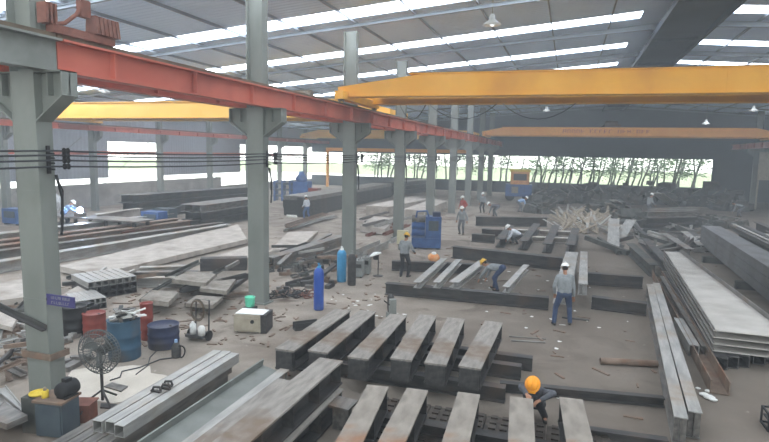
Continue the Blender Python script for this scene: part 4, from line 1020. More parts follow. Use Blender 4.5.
# cabinet at the foot of the column with motor and yellow bottle
p = at(50, 438)
o = thing('steel_cabinet', 'worn blue grey steel cabinet at the foot of the fan column', 'cabinet', (p.x, p.y, 0), R(10))
MB().box((0, 0.2, 0.31), (0.5, 0.4, 0.58)).build('body', 'cabinet_blue', o)
MB().box((0, -0.005, 0.31), (0.44, 0.02, 0.5)).build('door', 'cabinet_blue', o)
MB().box((0, 0.2, 0.62), (0.56, 0.46, 0.04)).build('top_plate', 'steel_rust', o)
for s in (-0.2, 0.2): MB().box((s, 0.2, 0.01), (0.05, 0.36, 0.02)).build('foot', 'black', o)
mx = Matrix.Translation((p.x, p.y, 0)) @ Matrix.Rotation(R(10), 4, 'Z')
o = thing('squeeze_bottle', 'small yellow bottle with tan cap standing on the worn cabinet', 'bottle', mx @ V((-0.15, 0.12, 0.64)))
MB().lathe([(0.05, 0), (0.055, 0.01), (0.055, 0.1), (0.02, 0.13)], 14).build('bottle', 'rope', o, True)
MB().lathe([(0.024, 0.125), (0.03, 0.14), (0.02, 0.18)], 10).build('cap', 'tan', o, True)
tag(MB().lathe([(0.13, 0), (0.15, 0.015), (0.15, 0.03), (0.13, 0.03), (0.12, 0.012), (0.02, 0.01)], 16).build('tray', 'rope', matrix=mx @ Matrix.Translation((-0.36, 0.22, 0.64))), 'shallow yellow plastic tray on the edge of the worn cabinet', 'tray')
tag(MB().box((0,0,0.31),(0.3,0.3,0.62)).build('stand_block', 'junk', matrix=mx @ Matrix.Translation((-0.42, 0.22, 0.0))), 'dark block holding up the yellow tray by the cabinet', 'block')
o = thing('electric_motor', 'black electric motor lying on the cabinet top against the column', 'motor', mx @ V((0.17, 0.24, 0.64)))
MB().lathe([(0.10, -0.17), (0.13, -0.15), (0.13, 0.12), (0.10, 0.17)], 16, Matrix.Translation((0, 0, 0.14)) @ Matrix.Rotation(PI/2, 4, 'X')).build('housing', 'black', o, True)
MB().box((0, 0, 0.01), (0.2, 0.26, 0.02)).build('foot', 'black', o)
MB().box((0, 0, 0.29), (0.1, 0.12, 0.06)).build('terminal_box', 'black', o)
p = at(77, 424)
o = thing('tool_crate', 'dull red metal tool crate next to the worn cabinet', 'crate', p, R(20))
MB().box((0, 0.16, 0.16), (0.42, 0.3, 0.30)).build('box', 'rust_red', o)
MB().box((0, 0.16, 0.325), (0.46, 0.34, 0.03)).build('lid', 'rust_red', o)
MB().tube([(-0.1, 0.0, 0.24), (-0.1, -0.03, 0.2), (0.1, -0.03, 0.2), (0.1, 0.0, 0.24)], 0.012, 6).build('handle', 'steel_dark', o)
# magnetic drill on the floor near the third middle beam
p = at(391.5, 319)
o = thing('magnetic_drill', 'small grey green magnetic drill standing behind the middle row beams', 'drill', p, R(215))
o.scale = (1.5,)*3
MB().box((0, 0, 0.06), (0.16, 0.26, 0.12)).build('magnet_base', 'girder_green', o)
MB().box((0, 0.05, 0.26), (0.12, 0.12, 0.3)).build('column', 'girder_green', o)
MB().lathe([(0.05, 0.1), (0.07, 0.2), (0.07, 0.42), (0.04, 0.48)], 12, Matrix.Translation((0, -0.08, 0))).build('motor', 'steel_dark', o, True)
MB().tube([(0.06, 0.05, 0.3), (0.16, 0.0, 0.38)], 0.012, 6).build('handle', 'black', o)
# blue compressor-like machine by the fourth column
p = at(426, 249)
o = thing('blue_machine', 'tall blue workshop machine with stacked drums beside the fourth column', 'machine', p, R(15))
MB().box((0, 0.5, 0.3), (1.5, 1.0, 0.5)).build('bed', 'machine_blue', o)
MB().box((0.35, 0.5, 1.1), (0.8, 0.9, 1.1)).build('cabinet', 'machine_blue', o)
MB().box((0.35, 0.03, 1.2), (0.5, 0.04, 0.5)).build('panel', 'cabinet_blue', o)
for i in range(3): MB().lathe([(0.16, -0.35), (0.2, -0.33), (0.2, 0.33), (0.16, 0.35)], 14, Matrix.Translation((-0.42, 0.5, 0.78+0.36*i)) @ Matrix.Rotation(PI/2, 4, 'Y')).build('roller', 'machine_blue' if i < 2 else 'steel', o, True)
MB().tube([(0.1, 0.2, 1.65), (0.0, 0.2, 1.95), (-0.5, 0.3, 1.9), (-0.6, 0.4, 1.3)], 0.05, 8).build('pipe', 'machine_blue', o)
MB().box((0.5, 0.5, 1.75), (0.4, 0.5, 0.25)).build('motor', 'navy', o)
for s in (-0.6, 0.6): MB().box((s, 0.5, 0.03), (0.2, 1.1, 0.06)).build('foot', 'steel_dark', o)
p = at(402, 249)
o = thing('control_panel', 'pale beige control cabinet standing against the fourth column', 'cabinet', p, R(5))
MB().box((0, 0.1, 0.6), (0.56, 0.2, 0.7)).build('box', 'panel_pale', o)
MB().box((0, -0.005, 0.6), (0.48, 0.012, 0.6)).build('door', 'panel_pale', o)
for s in (-0.2, 0.2): MB().box((s, 0.1, 0.13), (0.05, 0.1, 0.26)).build('leg', 'steel_dark', o)
# orange glow by the blue machine, put into the colours of a solid lump
p = at(433, 262)
o = thing('orange_bucket', 'orange and white sack lying by the foot of the blue machine', 'sack', p)
MB().ball((0, 0.1, 0.2), (0.28, 0.22, 0.2), 12, 8).build('sack', 'sack_orange', o, True)
MB().ball((0.02, 0.05, 0.38), (0.12, 0.1, 0.09), 10, 6).build('tied_top', 'white', o, True)
# stool with white seat near the transformers
p = at(378, 276)
o = thing('work_lamp', 'thin stand with a white dished reflector beside the transformers', 'lamp', p)
MB().tube([(0, 0, 0), (0, 0, 0.85)], 0.022, 8).build('pole', 'steel_dark', o)
MB().lathe([(0.2, 0), (0.2, 0.02), (0.03, 0.04)], 14).build('base', 'steel_dark', o)
MB().lathe([(0.26, -0.02), (0.22, 0.03), (0.1, 0.08), (0.04, 0.1)], 16, Matrix.Translation((-0.12, -0.02, 0.86)) @ Matrix.Rotation(R(-20), 4, 'Y')).build('reflector', 'white', o, True)
MB().lathe([(0.10, -0.08), (0.12, 0), (0.08, 0.08)], 12, Matrix.Translation((-0.1, 0, 0.74))).build('head', 'black', o, True)
# dark cabinet by the man in white
p = at(300, 217)
o = thing('tall_cabinet', 'tall dark cabinet standing next to the man in white', 'cabinet', p)
MB().box((0, 0.2, 0.75), (0.5, 0.4, 1.44)).build('body', 'steel_dark', o)
MB().box((0, -0.01, 0.78), (0.42, 0.02, 1.3)).build('door', 'steel_dark', o)
MB().box((0, 0.2, 0.015), (0.46, 0.36, 0.03)).build('plinth', 'black', o)
# large blue machine far in the left bay
p = at(284, 201)
o = thing('roller_machine', 'big blue rolling machine with open frame, far in the left bay', 'machine', p, R(8))
for x in (-1.0, -0.2, 0.6):
    MB().box((x, 0.4, 1.0), (0.16, 0.9, 2.0)).build('frame_post', 'machine_blue', o)
for z in (0.5, 1.1, 1.7): MB().box((-0.2, 0.4, z), (1.9, 0.7, 0.18)).build('shelf', 'cabinet_blue', o)
MB().box((1.7, 0.6, 1.0), (1.5, 1.4, 1.9)).build('housing', 'machine_blue', o)
MB().lathe([(0.5, 0), (0.6, 0.3), (0.3, 0.7), (0.2, 1.0)], 16, Matrix.Translation((1.6, 0.6, 1.95))).build('hopper', 'machine_blue', o, True)
MB().box((3.0, 0.5, 0.9), (1.0, 1.0, 0.9)).build('gearbox', 'red_drum', o)
MB().box((3.0, 0.5, 0.22), (1.0, 1.0, 0.44)).build('plinth', 'steel_dark', o)
# rear machine with orange cab
p = at(518, 201)
o = thing('mobile_crane', 'blue machine with orange and yellow cab at the rear opening', 'machine', p, R(5))
MB().box((0, 0.8, 1.15), (2.8, 1.6, 1.3)).build('chassis', 'machine_blue', o)
MB().box((0.1, 0.8, 2.5), (2.0, 1.4, 1.4)).build('cab', 'cab_orange', o)
MB().box((0.1, 0.08, 2.6), (1.4, 0.04, 0.7)).build('cab_window', 'steel_dark', o)
MB().box((0.1, 0.8, 3.3), (2.2, 1.5, 0.25)).build('cab_roof', 'rope', o)
MB().box((-0.4, -0.03, 1.2), (0.7, 0.06, 0.7)).build('panel', 'tan', o)
for s in (-0.9, 0.9): MB().lathe([(0, -0.15), (0.42, -0.15), (0.5, -0.1), (0.5, 0.1), (0.42, 0.15), (0, 0.15)], 18, Matrix.Translation((s, 0.25, 0.5)) @ Matrix.Rotation(PI/2, 4, 'X')).build('wheel', 'black', o)
# welder's bench
p = at(72, 232)
o = thing('work_bench', 'long steel welding bench with blue tint in front of the left wall', 'bench', p, 0)
MB().box((1.2, 0.6, 0.84), (7.0, 1.4, 0.08)).build('bench_top', 'steel', o)
for x in (-2.0, 0.2, 2.4, 4.4):
    for y in (0.1, 1.1): MB().box((x, y, 0.4), (0.14, 0.14, 0.8)).build('leg', 'steel_dark', o)
MB().box((1.2, 0.6, 0.35), (6.6, 1.0, 0.05)).build('lower_shelf', 'steel_dark', o)
for i, (px, py, m) in enumerate(((10, 225, 'machine_blue'), (150, 228, 'machine_blue'), (161, 224, 'cabinet_blue'))):
    o = thing('welding_set', 'blue welding set %s' % ['at the frame edge behind the fan column', 'on the floor before the long dark stack', 'further along before the long dark stack'][i], 'welder', at(px, py), 0, 'blue welding sets')
    MB().box((0, 0.4, 0.55), (1.3, 0.8, 0.9)).build('body', m, o)
    MB().box((0, -0.01, 0.65), (0.9, 0.03, 0.4)).build('panel', 'cabinet_blue', o)
    for s in (-0.5, 0.5): MB().box((s, 0.4, 0.05), (0.15, 0.7, 0.1)).build('foot', 'black', o)
p = at(15, 214)+V((2.4,0,0))
tag(MB().ball((0, 0, 0.6), (1.5, 1.0, 0.6), 12, 7).ball((0.8, 0.2, 1.0), (0.8, 0.7, 0.7), 10, 6).ball((-0.9, 0.1, 0.9), (0.6, 0.6, 0.6), 10, 6).build('covered_pile', 'paper_grey', matrix=Matrix.Translation(p)), 'rumpled pale tarp over a pile by the left wall, frame edge', 'tarp')
# loose boards standing between the stack and wall
for i in range(6):
    a = at(166+5.5*i, 213-0.7*i)
    tag(MB().bar(a, a+V((0.5, 0.6, 1.2+0.1*(i % 3))), 0.14, 0.08).build('upright_bar', 'tan'), '%s pale upright bar by the blue welding sets in the left bay' % ORD[i], 'bar', 'pale upright bars')
for i in range(30):
    a = at(-8+rnd.uniform(0, 34), 304+rnd.uniform(0, 120)); an = rnd.uniform(-1.5, 1.5); L = rnd.uniform(0.5, 1.3); z = rnd.choice([0.02, 0.1, 0.2, 0.35])
    if not clear(a, (a.x+L*math.sin(an), a.y+L*math.cos(an))): continue
    bar_thing('crossed_bar', 'loose bar lying crossed in the clutter between fan column and frame edge', 'bar', (a.x, a.y, z), (a.x+L*math.sin(an), a.y+L*math.cos(an), max(0.02, z+rnd.uniform(-0.2, 0.2))), rnd.uniform(0.06, 0.14), rnd.uniform(0.04, 0.1), rnd.choice(['L', 'C', 'flat']), rnd.choice(['steel_dark', 'steel', 'junk', 'steel_rust', 'steel_light']), 0.015, 'crossed bars beside the fan column')
# cables and scraps by the second column
rnd = random.Random(51)
for i in range(5):
    c = at(276+8*i, 300-rnd.uniform(0, 9)); n = 40
    tag(MB().tube([c+V((rnd.uniform(0.15, 0.4)*math.cos(t*0.55), rnd.uniform(0.15, 0.4)*math.sin(t*0.55), 0.03+0.006*t*rnd.random())) for t in range(n)], 0.018, 5).build('cable_tangle', ['black', 'steel_rust', 'wire', 'black', 'rust_red'][i]),
        '%s tangled cable heap on the floor between second column and blue cylinder' % ORD[i], 'cable', 'cable heaps by the second column')
for i in range(44):
    c = at(268+rnd.uniform(0, 66), 262+rnd.uniform(0, 44)*rnd.random()); a = rnd.uniform(0, PI); s = rnd.uniform(0.15, 0.5)
    if not clear(c): continue
    mb = MB().box((0, 0, s*0.2), (s*1.6, s*0.5, s*0.4)).box((s*0.4, 0, s*0.55), (s*0.4, s*0.45, s*0.3))
    tag(mb.build('metal_offcut', ['steel_dark', 'junk', 'steel_rust', 'steel'][i % 4], matrix=Matrix.Translation(c) @ Matrix.Rotation(a, 4, 'Z')), 'small dark metal offcut in the clutter around the two blue cylinders', 'offcut', 'offcuts around the cylinders')
for i in range(34):
    c = at(-4+rnd.uniform(0, 84), 306+rnd.uniform(0, 80)*rnd.random()); a = rnd.uniform(0, PI); s = rnd.uniform(0.15, 0.4)
    if not clear(c): continue
    mb = MB().box((0, 0, s*0.15), (s*2.2, s*0.6, s*0.3)).box((s*0.4, 0, s*0.4), (s*0.5, s*0.5, s*0.2))
    tag(mb.build('metal_offcut', ['steel', 'junk', 'steel_rust', 'steel_light'][i % 4], matrix=Matrix.Translation(c) @ Matrix.Rotation(a, 4, 'Z')), 'metal offcut in the clutter around the foot of the fan column', 'offcut', 'offcuts around the fan column')
# uncountable small scrap on the floor
mb = MB()
for i in range(620):
    r = rnd.random()
    if r < 0.08: c = at(265+rnd.uniform(0, 130), 262+rnd.uniform(0, 48))
    elif r < 0.55: c = at(rnd.uniform(60, 300), 285+rnd.uniform(0, 60))
    elif r < 0.66: c = V((rnd.uniform(-6, 3), rnd.uniform(9, 26), 0))
    else: c = V((rnd.uniform(-30, 8), rnd.uniform(18, 48), 0))
    if not clear(c): continue
    s = rnd.uniform(0.02, 0.07)*(1+c.y/25); a = rnd.uniform(0, PI)
    mb.box((0, 0, 0.012), (s*rnd.uniform(1, 5), s*0.7, 0.024), Matrix.Translation(c) @ Matrix.Rotation(a, 4, 'Z'))
tag(mb.build('scrap_debris', 'steel_rust'), 'tiny scraps and offcuts littering the dusty concrete floor', 'debris', None, 'stuff')
mb = MB()
for i in range(70):
    c = V((rnd.uniform(-6.5, 3), rnd.uniform(8.5, 24), 0)) if i % 4 else at(330+rnd.uniform(0, 70), 290+rnd.uniform(0, 30))
    s = rnd.uniform(0.015, 0.045)*(1+c.y/30); a = rnd.uniform(0, PI)
    mb.slab([((c.x+s*math.cos(a+t)*rnd.uniform(0.5, 1.6)), (c.y+s*math.sin(a+t)*rnd.uniform(0.5, 1.6))) for t in (0, 1.3, 2.5, 3.9, 5.0)], 0.0, 0.008)
tag(mb.build('paper_litter', 'paper'), 'tiny pale paper and slag flakes scattered over the floor', 'litter', None, 'stuff')
# back heaps of dark scrap
def heap(label, p, L, n, seed, hmax=1.6):
    rr = random.Random(seed)
    o = thing('scrap_heap', label, 'scrap heap', p, 0, 'dark scrap heaps')
    mb = MB()
    for i in range(n):
        x = rr.uniform(-L/2, L/2); y = rr.uniform(-1.2, 1.2); z = rr.uniform(0.1, hmax)*(1-abs(y)/1.6)
        s = rr.uniform(0.4, 1.1)
        mb.box((0, 0, 0), (s*1.4, s*0.8, s*0.6), Matrix.Translation((x, y, z)) @ Matrix.Rotation(rr.uniform(0, 6), 4, 'Z') @ Matrix.Rotation(rr.uniform(-0.5, 0.5), 4, 'X'))
    mb.box((0, 0, hmax*0.25), (L*0.98, 1.9, hmax*0.5))
    mb.build('scrap', 'junk', o)
    mb = MB()
    for i in range(n//3):
        x = rr.uniform(-L/2, L/2); z = rr.uniform(0.3, hmax)
        mb.bar((x, -1.3, z*0.6), (x+rr.uniform(-1.5, 1.5), 0.2, z*0.85), 0.1, 0.06)
    mb.build('loose_bars', 'steel', o)
for i, (px, py, L, h) in enumerate(((553, 203, 3.6, 2.2), (586, 203, 3.9, 2.5), (622, 204, 4.0, 2.4), (660, 204, 4.2, 2.4), (698, 206, 4.0, 2.3), (728, 210, 2.8, 2.0), (540, 212, 2.0, 1.3), (636, 226, 2.2, 1.0), (604, 214, 2.0, 1.3), (716, 226, 3.0, 0.9))):
    heap('dark scrap heap along the rear, %s from the orange cab machine' % ORD[i], at(px, py), L, 46, 60+i, h)


# dark heap behind the fan and pale partition board on the right
q = at(74, 338)
for i in range(3):
    c = at(58+14*i, 323-1.5*(i % 3)); s_ = 0.34+0.04*(i % 3)
    tag(MB().box((0, 0, s_*0.5), (s_*1.3, s_, s_)).box((0, 0, s_+0.04), (s_*0.9, s_*0.6, 0.08)).box((-s_*0.66, 0, s_*0.5), (0.03, s_*0.8, s_*0.7)).build('scrap_bin', ['junk', 'steel_dark', 'black', 'junk', 'rust_red', 'junk', 'steel_dark'][i], matrix=Matrix.Translation(c) @ Matrix.Rotation(0.1*i, 4, 'Z')),
        '%s small dark metal bin in the row behind the fan and red drum' % ORD[i], 'bin', 'metal bins behind the fan')
a, b = atY(757, 180, 64.0), atY(757, 152, 64.0)
tag(MB().box((a.x+2.5, 64.0, (a.z+b.z)/2), (5.0, 0.12, b.z-a.z)).box((a.x+0.1, 64.0, a.z/2), (0.12, 0.1, a.z)).box((a.x+4.8, 64.0, a.z/2), (0.12, 0.1, a.z)).build('partition_board', 'beige'), 'pale partition board in the dark right bay beside the column', 'partition')
for i in range(5):
    c = V((19.6+1.25*i, 61.5, 0))
    mb = MB().ball((0, 0, 0.9), (0.6, 0.6, 0.9), 10, 7)
    tag(mb.build('covered_stack', 'junk', matrix=Matrix.Translation(c)), '%s dark covered stack in front of the pale partition board' % ORD[i], 'stack', 'covered stacks on the right')


# ================================================================ people
def capsule(mb, a, ra, b, rb, n=10):
    a, b = V(a), V(b); d = b-a
    if d.length < 1e-5: mb.ball(a, ra, n, 6); return
    pts = []; rs = []
    dn = d.normalized()
    for t in (0.0, 0.3, 0.6, 0.85, 1.0): pts.append(a-dn*ra*math.cos(t*PI/2)); rs.append(max(0.002, ra*math.sin(t*PI/2)))
    for t in (0.0, 0.15, 0.4, 0.7, 1.0): pts.append(b+dn*rb*math.sin(t*PI/2)); rs.append(max(0.002, rb*math.cos(t*PI/2)))
    mb.tube(pts, rs, n)
def remeshed(mb, name, m, parent, voxel, smooth=2):
    o = mb.build(name, m, None)
    md = o.modifiers.new('r', 'REMESH'); md.mode = 'VOXEL'; md.voxel_size = voxel
    if smooth:
        ms = o.modifiers.new('s', 'SMOOTH'); ms.factor = 0.5; ms.iterations = smooth
    dg = bpy.context.evaluated_depsgraph_get()
    me = bpy.data.meshes.new_from_object(o.evaluated_get(dg))
    o.modifiers.clear(); old = o.data; o.data = me; bpy.data.meshes.remove(old)
    me.materials.clear(); me.materials.append(M[m])
    for p in me.polygons: p.use_smooth = True
    o.parent = parent
    return o
def ik(a, b, l1, l2, hint):
    a, b = V(a), V(b); d = b-a; L = min(d.length, (l1+l2)*0.995); dn = d.normalized()
    x = (l1*l1-l2*l2+L*L)/(2*L); h = math.sqrt(max(0, l1*l1-x*x))
    hv = V(hint)-dn*V(hint).dot(dn); hv.normalize()
    return a+dn*x+hv*h, a+dn*L
def person(label, loc, rz, hip, lean, hands, feet, head_pitch=0, head_yaw=0, scale=1.0, shirt='shirt_grey', trousers='jeans', helmet='helmet_white', boots='boot',
           side=0.0, voxel=0.016, twist=0.0, gloves=None, mask=False, print_=False):
    """local frame: faces +y; hip (y,z); lean forward in degrees; hands/feet = (left xyz, right xyz)"""
    o = thing('person', label, 'person', loc, rz, None)
    o.scale = (scale,)*3
    hp = V((side*0.5, hip[0], hip[1]))
    tl = Matrix.Rotation(R(twist), 4, 'Z') @ Matrix.Rotation(R(-lean), 4, 'X')
    up = tl @ V((side*0.2, 0, 1)); up.normalize(); fwd = tl @ V((0, 1, 0)); rt = tl @ V((1, 0, 0))
    chest = hp+up*0.34; neck = hp+up*0.52
    hd = Matrix.Rotation(R(twist+head_yaw), 4, 'Z') @ Matrix.Rotation(R(-lean*0.55-head_pitch), 4, 'X')
    hu = hd @ V((0, 0, 1)); hf = hd @ V((0, 1, 0)); hr = hd @ V((1, 0, 0))
    hc = neck+hu*0.17+hf*0.035
    body = MB(); sh = MB(); tr = MB(); bts = [MB(), MB()]
    # torso
    for mb, e in ((body, 0.0), (sh, 0.014)):
        for s in (-1, 1):
            capsule(mb, hp+rt*s*0.07+up*0.04, 0.105+e, chest+rt*s*0.085, 0.105+e, 12)
            capsule(mb, chest+rt*s*0.085, 0.105+e, neck+rt*s*0.13-up*0.06, 0.075+e, 12)
        capsule(mb, neck+rt*0.16-up*0.05, 0.062+e, neck-rt*0.16-up*0.05, 0.062+e, 12)
        capsule(mb, hp+up*0.1, 0.12+e, chest+up*0.02, 0.125+e, 12)
    # neck and head with face
    capsule(body, neck-up*0.04, 0.056, neck+hu*0.09, 0.052)
    hm = Matrix((hr, hf, hu)).transposed().to_4x4(); hm.translation = hc
    body.ball((0, 0, 0.03), (0.074, 0.094, 0.095), 14, 10, hm)
    body.ball((0, 0.018, -0.05), (0.056, 0.07, 0.07), 12, 8, hm)
    capsule(body, hm @ V((0, 0.088, 0.012)), 0.008, hm @ V((0, 0.104, -0.022)), 0.014, 8)
    for s in (-1, 1): body.ball((s*0.078, -0.006, 0.0), (0.012, 0.022, 0.03), 8, 6, hm)
    hints = (-1, 1)
    for k, s in enumerate(hints):
        shd = neck+rt*s*0.185-up*0.06
        hand = V(hands[k])
        el, hand = ik(shd, hand, 0.29, 0.26, -fwd*0.8+rt*s*0.6-up*0.3)
        capsule(body, shd, 0.056, el, 0.042); capsule(body, el, 0.042, hand, 0.029)
        capsule(sh, shd, 0.070, el, 0.058); capsule(sh, el, 0.058, el.lerp(hand, 0.9), 0.043)
        d = (hand-el).normalized()
        nrm = d.cross(V((0, 0, 1))); nrm = nrm.normalized() if nrm.length > 0.1 else rt.copy()
        pn = nrm.cross(d).normalized()
        palm = hand+d*0.045
        for q in (-0.6, 0, 0.6): capsule(body, hand+nrm*q*0.024, 0.016, hand+d*0.085+nrm*q*0.042, 0.014, 8)
        for i, (q, L) in enumerate(((-0.033, 0.062), (-0.011, 0.074), (0.012, 0.07), (0.034, 0.055))):
            b0 = hand+d*0.085+nrm*q; b1 = b0+d*L*0.55-pn*0.012; b2 = b1+d*L*0.38-pn*0.03
            capsule(body, b0, 0.0105, b1, 0.0098, 8); capsule(body, b1, 0.0098, b2, 0.0085, 8)
        t0 = hand+d*0.03-nrm*s*0.026; t1 = t0-nrm*s*0.03+d*0.03-pn*0.012; t2 = t1+d*0.032-nrm*s*0.006-pn*0.012
        capsule(body, t0, 0.014, t1, 0.012, 8); capsule(body, t1, 0.012, t2, 0.009, 8)
        # leg
        hj = hp+rt*s*0.095-up*0.02
        ft = V(feet[k]); ank = ft+V((0, 0, 0.085))
        kn, ank = ik(hj, ank, 0.44, 0.42, V((s*0.18, 1, 0.15)))
        capsule(body, hj, 0.085, kn, 0.056); capsule(body, kn, 0.056, ank, 0.038)
        capsule(tr, hj, 0.104, kn, 0.074); capsule(tr, kn, 0.074, ank+V((0, 0, 0.01)), 0.060)
        dirf = V((s*0.22, 1, 0)).normalized()
        fz = max(ft.z, ank.z-0.085)
        capsule(body, ank, 0.036, V((ank.x, ank.y, fz+0.05))+dirf*0.11, 0.03)
        bt = bts[k]
        capsule(bt, V((ank.x, ank.y, fz+0.045))-dirf*0.05, 0.043, V((ank.x, ank.y, fz+0.04))+dirf*0.13, 0.038)
        capsule(bt, ank+(kn-ank).normalized()*0.09, 0.055, V((ank.x, ank.y, fz+0.05)), 0.046)
    capsule(tr, hp+rt*0.085, 0.118, hp-rt*0.085, 0.118, 12); capsule(tr, hp+up*0.08+rt*0.06, 0.118, hp+up*0.08-rt*0.06, 0.118, 12)
    remeshed(body, 'body', 'skin', o, voxel)
    remeshed(sh, 'shirt', shirt, o, voxel*1.2)
    remeshed(tr, 'trousers', trousers, o, voxel*1.2)
    for bt in bts: remeshed(bt, 'boot', boots, o, voxel*1.1)
    for s in (-1, 1): MB().ball((s*0.03, 0.083, 0.022), (0.012, 0.009, 0.007), 8, 5, hm).build('eye', 'eye', o, True)
    MB().ball((0, 0.082, -0.058), (0.024, 0.008, 0.007), 8, 5, hm).build('mouth', 'lip', o, True)
    hair = MB(); hair.ball((0, -0.016, 0.04), (0.079, 0.092, 0.095), 14, 9, hm); hair.build('hair', 'hair', o, True)
    if helmet:
        h = MB(); hh = hm @ Matrix.Translation((0, -0.004, 0.062)) @ Matrix.Rotation(R(-6), 4, 'X')
        h.lathe([(0.108, 0.0), (0.112, 0.012), (0.108, 0.04), (0.095, 0.075), (0.07, 0.102), (0.035, 0.117), (0.005, 0.121)], 22, hh @ Matrix.Diagonal((1, 1.16, 1, 1)))
        h.lathe([(0.105, 0.0), (0.135, -0.006), (0.136, 0.0), (0.112, 0.012)], 22, hh @ Matrix.Diagonal((0.98, 1.16, 1, 1)))
        h.slab([(-0.085, 0.09), (0.085, 0.09), (0.06, 0.165), (0, 0.178), (-0.06, 0.165)], -0.012, -0.002) if False else None
        h.add([(-0.09, 0.09, 0.002), (0.09, 0.09, 0.002), (0.06, 0.165, -0.012), (-0.06, 0.165, -0.012), (-0.09, 0.09, 0.010), (0.09, 0.09, 0.010), (0.06, 0.165, -0.005), (-0.06, 0.165, -0.005)],
              [(0,3,2,1),(4,5,6,7),(0,1,5,4),(1,2,6,5),(2,3,7,6),(3,0,4,7)], hh)
        h.box((0, 0, 0.115), (0.03, 0.19, 0.02), hh)
        h.build('helmet', helmet, o, True)
    if mask:
        MB().lathe([(0.10, 0), (0.105, 0.1), (0.07, 0.2)], 14, hm @ Matrix.Translation((0, 0.045, -0.11)) @ Matrix.Diagonal((0.95, 0.9, 1, 1))).build('welding_mask', 'black', o, True)
    if print_:
        pm = Matrix((rt, up, -fwd)).transposed().to_4x4(); pm.translation = hp+up*0.36-fwd*0.146
        b = MB(); rr = random.Random(9)
        for row in (0, 1):
            x = -0.085
            while x < 0.08:
                w_ = rr.uniform(0.008, 0.014)
                b.box((x, 0.022-0.036*row, 0.002), (0.004, 0.022, 0.012))
                b.box((x+w_/2, 0.022-0.036*row+(0.009 if rr.random() < 0.5 else -0.009), 0.002), (w_, 0.004, 0.012))
                x += w_+0.008
        b.build('back_print', 'paper', o)
    return o
def face_to(p, q): d = V(q)-V(p); return math.atan2(-d.x, d.y)
SH, SF = ((-0.28, 0.10, 0.80), (0.28, 0.10, 0.80)), ((-0.14, 0.0, 0.0), (0.14, 0.02, 0.0))
p = at(562.5, 325)
person('person in white helmet, grey shirt with printed back and jeans, standing and looking down', p, R(8), (0.0, 0.90), 8,
       ((-0.24, 0.16, 0.86), (0.27, 0.10, 0.80)), ((-0.24, -0.06, 0), (0.2, 0.06, 0)), 14, 0, 1.03, 'shirt_grey', 'jeans', 'helmet_white', voxel=0.009, print_=True)
p = at(404, 277)
person('person in yellow helmet, grey shirt and black trousers, standing with back turned', p, R(-12), (0.0, 0.91), 6,
       ((-0.20, 0.30, 0.98), (0.30, 0.25, 1.0)), ((-0.13, -0.03, 0), (0.14, 0.06, 0)), 12, 0, 1.0, 'shirt_grey', 'trousers_black', 'helmet_yellow', voxel=0.010)
p = at(495, 290)
person('person in yellow helmet bending low over the broad pale beam, grey shirt and jeans', p, R(78), (-0.22, 0.84), 92,
       ((-0.15, 0.55, 0.36), (0.2, 0.42, 0.36)), ((-0.15, -0.12, 0), (0.16, 0.10, 0)), -8, 0, 1.0, 'shirt_grey', 'jeans', 'helmet_yellow', voxel=0.010)
p = V((-0.38, 9.95, 0))
person('person in orange helmet and grey jacket crouching over a front row beam end', p, R(176), (-0.16, 0.24), 40,
       ((-0.16, 0.50, 0.60), (0.06, 0.62, 0.72)), ((-0.2, 0.0, 0), (0.2, 0.06, 0)), 18, 0, 1.02, 'shirt_charcoal', 'trousers_black', 'helmet_orange', voxel=0.008)
p = at(307, 219.5)
person('person in white shirt and blue trousers walking beside the tall dark cabinet', p, R(70), (0.0, 0.90), 6,
       ((-0.25, 0.2, 0.95), (0.25, 0.15, 0.85)), ((-0.12, 0.16, 0), (0.12, -0.18, 0)), 5, 0, 1.0, 'shirt_white', 'trousers_blue', 'helmet_white', voxel=0.016)
p = at(461.5, 234.5)
person('person in grey work clothes walking toward the camera past the blue machine', p, R(172), (0.0, 0.90), 4,
       ((-0.34, 0.05, 0.86), (0.34, 0.0, 0.86)), ((-0.14, 0.10, 0), (0.15, -0.1, 0)), 5, 0, 1.0, 'shirt_grey', 'trousers_grey', 'helmet_white', voxel=0.016)
p = at(463, 220)
person('person in red jacket standing behind the grey clothed worker', p, R(150), (0.0, 0.90), 8,
       ((-0.3, 0.2, 0.95), (0.28, 0.15, 0.9)), ((-0.14, 0.0, 0), (0.15, 0.03, 0)), 8, 0, 1.05, 'shirt_red', 'trousers_grey', 'helmet_white', voxel=0.018)
p = at(482.5, 213)
person('person in dark clothes and white helmet standing near the far columns', p, R(160), (0.0, 0.90), 4,
       ((-0.26, 0.12, 0.85), (0.26, 0.12, 0.85)), ((-0.14, 0.0, 0), (0.15, 0.03, 0)), 5, 0, 1.0, 'shirt_grey', 'trousers_black', 'helmet_white', voxel=0.018)
p = at(495, 217)
person('person in grey stooping with head down beside the far dark rail', p, R(100), (-0.2, 0.78), 88,
       ((-0.15, 0.45, 0.25), (0.2, 0.4, 0.25)), ((-0.16, -0.1, 0), (0.18, 0.1, 0)), -10, 0, 1.1, 'shirt_charcoal', 'trousers_grey', 'helmet_white', voxel=0.018)
p = at(520, 212)
person('person in pale blue shirt bending forward in front of the orange cab machine', p, R(-80), (-0.2, 0.82), 72,
       ((-0.15, 0.5, 0.4), (0.2, 0.5, 0.4)), ((-0.16, -0.1, 0), (0.18, 0.1, 0)), -5, 0, 1.1, 'shirt_blue', 'trousers_grey', 'helmet_white', voxel=0.018)
p = at(516, 244)
person('person in pale clothes crouching on the far ladder grid of beams', p, R(110), (-0.18, 0.46), 62,
       ((-0.15, 0.5, 0.2), (0.2, 0.45, 0.2)), ((-0.18, 0.0, 0), (0.2, 0.12, 0)), 5, 0, 1.1, 'shirt_white', 'trousers_grey', 'helmet_white', voxel=0.016)
p = at(648, 217)
